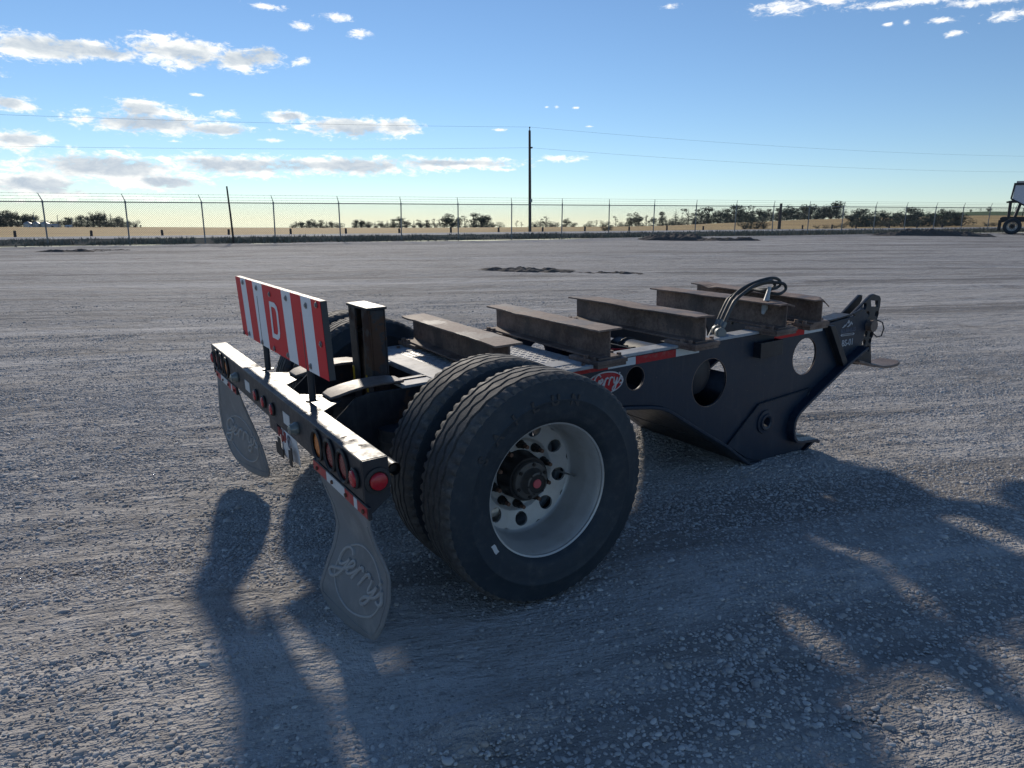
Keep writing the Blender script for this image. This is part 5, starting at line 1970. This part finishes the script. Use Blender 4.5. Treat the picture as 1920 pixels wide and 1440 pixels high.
# mud flaps with bracket tape
for s in (-1, 1):
    yc = s * 1.075
    nu, nv = 17, 29
    # height, left edge y, left edge x, right edge y, right edge x
    tab = ([(.695, -.795, -.832, -1.370, -.832), (.60, -.815, -.820, -1.335, -.822), (.52, -.850, -.802, -1.335, -.806), (.43, -.855, -.792, -1.385, -.784), (.33, -.830, -.810, -1.378, -.786), (.22, -.790, -.840, -1.340, -.803), (.14, -.762, -.860, -1.275, -.807), (.105, -.790, -.864, -1.235, -.806), (.085, -.88, -.860, -1.16, -.812)] if s < 0 else
           [(.695, 1.245, -.832, .665, -.832), (.60, 1.265, -.838, .665, -.812), (.52, 1.29, -.840, .665, -.790), (.40, 1.355, -.838, .655, -.755), (.28, 1.33, -.835, .648, -.728), (.18, 1.20, -.830, .655, -.712), (.13, 1.10, -.820, .68, -.702), (.10, .98, -.790, .72, -.703)])
    tz = [r_[0] for r_ in tab][::-1]
    col_ = lambda k_: [r_[k_] for r_ in tab][::-1]
    vs = []
    for j in range(nv):
        v = j / (nv - 1)
        z = tab[0][0] + (tab[-1][0] - tab[0][0]) * v
        yl, xl, yr, xr = [float(np.interp(z, tz, col_(k_))) for k_ in (1, 2, 3, 4)]
        for i_ in range(nu):
            f_ = i_ / (nu - 1)
            u = 2 * f_ - 1
            bow = .028 * math.sin(math.pi * min(1, v * 1.4)) * (1 - u * u)
            vs.append((xl + (xr - xl) * f_ + bow * (1 if v < .7 else 1 - (v - .7)), yl + (yr - yl) * f_, z - .02 * v ** 6 * (1 - u * u)))
    fb = MB().add(vs, [(j * nu + i_, j * nu + i_ + 1, (j + 1) * nu + i_ + 1, (j + 1) * nu + i_) for j in range(nv - 1) for i_ in range(nu - 1)])
    flap = fb.build('mud_flap', M['flap'], root, True)
    so = flap.modifiers.new('thick', 'SOLIDIFY'); so.thickness = .010; so.offset = 0
    ss = flap.modifiers.new('sub', 'SUBSURF'); ss.levels = 1; ss.render_levels = 1

    V_ = np.array(vs).reshape(nv, nu, 3)

    def onflap(u, v, off=.006, V_=V_, nu=nu, nv=nv):
        fi = (u + 1) / 2 * (nu - 1); fj = v * (nv - 1)
        i0 = int(min(max(fi, 0), nu - 1.001)); j0 = int(min(max(fj, 0), nv - 1.001))
        a, c = fi - i0, fj - j0
        p = V_[j0, i0] * (1 - a) * (1 - c) + V_[j0, i0 + 1] * a * (1 - c) + V_[j0 + 1, i0] * (1 - a) * c + V_[j0 + 1, i0 + 1] * a * c
        return Vector(p) + Vector((-off, 0, 0))
    uc, vc = .06, .66
    b = MB()
    b.tube([onflap(uc + .72 * math.cos(t), vc + .215 * math.sin(t)) for t in np.linspace(0, 2 * math.pi, 60, endpoint=False)], .0045, 6, closed=True)
    b.build('emblem_ring', M['flap_letter'], flap, True)
    b = MB()
    script(b, lambda x, y: onflap(uc - .02 + (x + .12 * y) * .37, vc - .02 - y * .115, .0065), .0078)
    b.build('emblem_lettering', M['flap_letter'], flap, True)
    b = MB()
    bord = [(-.88, v) for v in np.linspace(.16, .88, 24)] + [(u, .93) for u in np.linspace(-.84, .84, 18)] + [(.90, v) for v in np.linspace(.88, .16, 24)]
    b.tube([onflap(u, v, .0045) for u, v in bord], .0035, 5)
    b.build('edge_bead', M['flap'], flap, True)
    yc = -1.08 if s < 0 else .955
    MB().box(BX0 - .004, BX0 + .010, yc - .300, yc + .300, .652, .6985).build('flap_bracket', M['paint'], flap, False, .003)
    segs = ((.292, .13, 'tape_red'), (.13, -.075, 'tape_white'), (-.075, -.165, 'tape_red'), (-.165, -.20, 'tape_white'), (-.20, -.292, 'tape_red'))
    for a0, a1, m_ in segs:
        MB().box(BX0 - .0058, BX0 - .0040, yc + a1 + .001, yc + a0 - .001, .657, .695).build('reflective_tape', M[m_], flap)
    for yb in (.24, .06, -.09, -.26):
        MB().cyl((BX0 - .0055, yc + yb, .674), (BX0 - .012, yc + yb, .674), .008, n=8).build('flap_bolt', M['stud'], flap)

# sign board on two posts
SX = -.742
sy0, sy1 = .800, -.745          # left and right ends
sz0, sz1 = .985, 1.312
bd_ = MB()
bd_.prism_x([(sy0, sz1), (sy1, sz1 + .002), (sy1 - .028, sz0 + .012), (sy0 - .045, sz0)], SX + .0015, SX + .028)
sign = bd_.build('sign_board', M['board'], root, False, .002)


def sgn_pt(f, g, dx=0):
    """f 0..1 left to right, g 0..1 top to bottom"""
    yt = sy0 + (sy1 - sy0) * f; yb = sy0 - .045 + (sy1 - .028 - sy0 + .045) * f
    zt = sz1 + .002 * f; zb = sz0 + .012 * f
    sag = -.006 * math.sin(math.pi * f) * g
    return Vector((SX - dx + .012 * (f - .5) ** 2 * 0, yt + (yb - yt) * g, zt + (zb - zt) * g + sag))


edges = [0.0, .078, .162, .262, .394, .627, .725, .827, .921, 1.0]
cols = ['sign_red', 'sign_white', 'sign_red', 'sign_white', 'sign_red', 'sign_white', 'sign_red', 'sign_white', 'sign_red']
for k in range(9):
    f0, f1 = edges[k], edges[k + 1]
    # stripes lean slightly
    n_ = 6
    vs = []
    for j in range(n_ + 1):
        g = j / n_
        for f in (f0, f1):
            vs.append(sgn_pt(min(f, 1), g, .0005))
    q = MB().add(vs, [(2 * j, 2 * j + 1, 2 * j + 3, 2 * j + 2) for j in range(n_)])
    o = q.build('sign_stripe', M[cols[k]], sign)
    so = o.modifiers.new('thick', 'SOLIDIFY'); so.thickness = .001
cen = sgn_pt(.512, .50)
D_o = [(-.060, .090), (.022, .090), (.052, .076), (.064, .050), (.064, -.050), (.052, -.076), (.022, -.090), (-.060, -.090)]
D_i = [(-.036, .066), (.014, .066), (.032, .058), (.040, .042), (.040, -.042), (.032, -.058), (.014, -.066), (-.036, -.066)]
me = plate_mesh('sign_letter', [[(x * 1.2, z * 1.0) for x, z in D_o], [(x * 1.2, z * 1.0) for x, z in D_i]], -.0008, .0008, M['sign_white'], .0002)
for v in me.vertices:
    x, y, z = v.co
    v.co = (SX - .0022 + y, cen.y - x, cen.z + z)
link_mesh('sign_letter', me, None, sign)
bm_ = MB().cyl((0, 0, 0), (-.004, 0, 0), .013, n=16).cyl((-.004, 0, 0), (-.008, 0, 0), .007, n=8).mesh('sign_bolt', M['steel'], 30)
for f, g in ((.12, .07), (.32, .09), (.49, .12), (.68, .10), (.875, .11), (.97, .55), (.97, .06), (.11, .93), (.30, .95), (.46, .94), (.62, .93), (.85, .92), (.02, .97)):
    o = link_mesh('sign_bolt', bm_, None, sign); o.location = sgn_pt(f, g, .0012)
for y in (-.470, .305):
    b = MB()
    b.tube([(SX + .012, y, .848), (SX + .014, y, .95), (SX + .014, y + .01, 1.24)], .0155, 12)
    b.cyl((SX + .012, y, .8505), (SX + .012, y, .856), .030, n=18)
    b.build('sign_post', M['paint'], sign, True)

M['hose_metal'] = mat_simple('dull_coupling_metal', (0.20, 0.205, 0.20), 0.5, 0.6, 0.3, 30.0, 0.1, 80.0)
# air hoses looped over the beams
hy = -.40
hpts = [(1.955, .905), (1.985, .955), (2.045, 1.035), (2.13, 1.078), (2.26, 1.112), (2.40, 1.128), (2.485, 1.120), (2.525, 1.090), (2.50, 1.062), (2.42, 1.055)]
for k, (dy, dz, m_) in enumerate(((-.06, .004, 'hose'), (.0, .016, 'hose'), (.06, -.016, 'hose'))):
    pts = []
    for j, (x, z) in enumerate(hpts):
        sp_ = 1.0 if j < 4 else .45
        pts.append(Vector((x + dy * .45 * sp_ + .012 * k, hy + dy * sp_ * (1 if j < 6 else -1), z + dz * (1 if j > 2 else .4))))
    pts += [Vector((2.46, hy + .16 + .02 * k, 1.05)), Vector((2.50, hy + .28, .99)), Vector((2.52, hy + .34, .90)), Vector((2.50, hy + .36, .78))]
    cp = []
    for j in range(len(pts) - 1):
        p0, p1, p2, p3 = pts[max(j - 1, 0)], pts[j], pts[j + 1], pts[min(j + 2, len(pts) - 1)]
        for q in range(6):
            t = q / 6
            cp.append(0.5 * ((2 * p1) + (p2 - p0) * t + (2 * p0 - 5 * p1 + 4 * p2 - p3) * t * t + (3 * p1 - p0 - 3 * p2 + p3) * t ** 3))
    cp.append(pts[-1])
    hose = MB().tube(cp, .0105, 10).build('air_hose', M[m_], root, True)
    # sleeve and coupling on the loose end
    d = (cp[0] - cp[5]).normalized()
    s0 = cp[0]
    MB().tube(cp[0:13], .0140, 10).build('hose_sleeve', M['hub'], hose, True)
    b = MB()
    b.cyl(s0, s0 + d * .035, .017, n=6).cyl(s0 + d * .035, s0 + d * .055, .013, n=12)
    if k < 2:
        c0 = s0 + d * .075
        side = Vector((-.55, -.8, .1)).normalized()
        b.cyl(c0 - side * .022, c0 + side * .018, .034, n=20).cyl(c0 + side * .018, c0 + side * .026, .022, n=20)
        b.box(c0.x - .02, c0.x + .02, c0.y - .006, c0.y + .006, c0.z - .055, c0.z - .01)
    else:
        b.cyl(s0 + d * .055, s0 + d * .13, .020, .024, n=14)
    b.build('hose_coupling', M['hose_metal'], hose, 40)
b = MB()
b.tube([(2.40, hy - .02, 1.085), (2.375, hy - .03, 1.05), (2.335, hy - .05, 1.005), (2.30, hy - .07, .965), (2.275, hy - .075, .925)], [.012, .014, .020, .022, .010], 9)
b.build('taped_hose_end', M['hose_tape'], root, True)
MB().tube([(2.33 + .02, hy - .05, .99), (2.30, hy - .09, 1.0), (2.285, hy - .10, 1.005)], .012, 8).build('hose_tee', M['hub'], root, True)
# flare of a glove-hand coupling seat by beam three
MB().lathe_y([(.0, 0), (.03, -.004), (.034, -.02), (.02, -.03), (0, -.03)], 18).build('coupling_seat', M['steel'], root, True, loc=(1.70, -.44, .875))

# ------------------------------------------------------------------ hopper trailer at the right edge
def hopper():
    u, a = 1897.0, 49.0
    tb = ((u - 960) / 1308.49 - ROLL * .229) * HZC
    x = C2[0] + a * FH[0] + a * tb * RH[0]; y = C2[1] + a * FH[1] + a * tb * RH[1]
    z = on_lot(x, y)
    k = a / KPX / .99                 # metres per photograph pixel there
    rt = empty('hopper_trailer', (x, y, z))
    dirx = math.atan2(RH[1], RH[0])
    rt.rotation_euler = (0, 0, dirx - math.atan(tb))
    tag(rt, 'pale grain hopper trailer with dark frame parked at the right edge', 'trailer')
    # local: x to the right in the photo, y away, z up; wheel centre at x=0
    Rw = 15.0 * k
    sc = Rw / .5
    wheels = ((0, 0), (1.28, 0), (0, 1.9), (1.28, 1.9))
    for wx, wy in wheels:
        w = link_mesh('wheel', RIM, None, rt)
        w.location = (wx, wy, Rw); w.scale = (sc, sc, sc)
        w.rotation_euler = (0, 0, 0)
        link_mesh('tyre', TYRE, None, w)
        for j in range(10):
            o = link_mesh('wheel_nut', NUT, None, w); an = j * math.pi / 5
            o.location = (.1375 * math.cos(an), HUBY, .1375 * math.sin(an)); o.scale = (1.4, 1, 1.4)
        MB().lathe_y([(.105, .15), (.10, .05), (0, .04)], 30).build('hub', M['hubdark'], w, True)
    L = 9.0
    H = lambda px: px * k
    MB().prism_y([(H(-20), H(22)), (H(-21), H(31)), (H(-17), H(33)), (L, H(33)), (L, H(24)), (H(-12), H(24))], .15, 2.1).build('frame_rail', M['hop_dark'], rt, False, .01)
    MB().box(H(-23), H(-18), .05, .62, H(7), H(27)).build('mud_flap', M['hop_dark'], rt, False, .01)
    MB().box(H(-23), H(-18), 1.6, 2.1, H(7), H(27)).build('mud_flap', M['hop_dark'], rt, False, .01)
    # body: sloped hopper end
    body = [(H(-5), H(92)), (H(-6.5), H(66)), (H(26), H(48)), (H(60), H(38)), (L * .55, H(38)), (L * .7, H(66)), (L, H(66)), (L, H(92))]
    MB().prism_y(body, .12, 2.2).build('hopper_body', M['hop_white'], rt, False, .01)
    e = MB()
    e.box(H(-7.5), L, .05, .20, H(91), H(95))
    e.tube([(H(-6), .10, H(94)), (H(-8.5), .10, H(66))], .055, 8)
    e.tube([(H(-8.5), .10, H(66)), (H(26), .10, H(47)), (H(60), .10, H(37))], .05, 8)
    e.build('body_trim', M['hop_dark'], rt, True)
    MB().prism_x([(.05, H(94)), (.35, H(98)), (1.16, H(100)), (1.95, H(98)), (2.25, H(94))], H(-4), L).build('tarp', M['tarp'], rt, 40)
    MB().prism_y([(H(-15.5), H(61)), (H(-4), H(64)), (H(2), H(62)), (H(2), H(60)), (H(-15), H(60))], .05, 2.1).build('rear_hood', M['hop_dark'], rt)
    for sx, ex in ((-8, -8.5), (1.5, 7.5)):
        for yy in (.22, 2.0):
            MB().tube([(H(sx), yy, H(31)), (H(ex), yy, H(62 if sx < 0 else 58))], [.10, .09], 8).build('corner_post', M['hop_dark'], rt, True)
    for px_ in (13, 19.5, 26):
        MB().tube([(H(px_), .25, H(32)), (H(px_) + .02, .25, H(52 - px_ * .25))], .025, 6).build('ladder_bar', M['hop_dark'], rt, True)
    MB().tube([(H(-2.5), .12, H(58)), (H(-3), .1, H(45)), (H(-4), .12, H(36))], .012, 5).build('brake_line', M['hose'], rt, True)
    for i_ in range(7):
        MB().box(H(5) + i_ * 1.05, H(5) + i_ * 1.05 + .05, .105, .12, H(67), H(91)).build('body_rib', M['hop_white'], rt)


hopper()
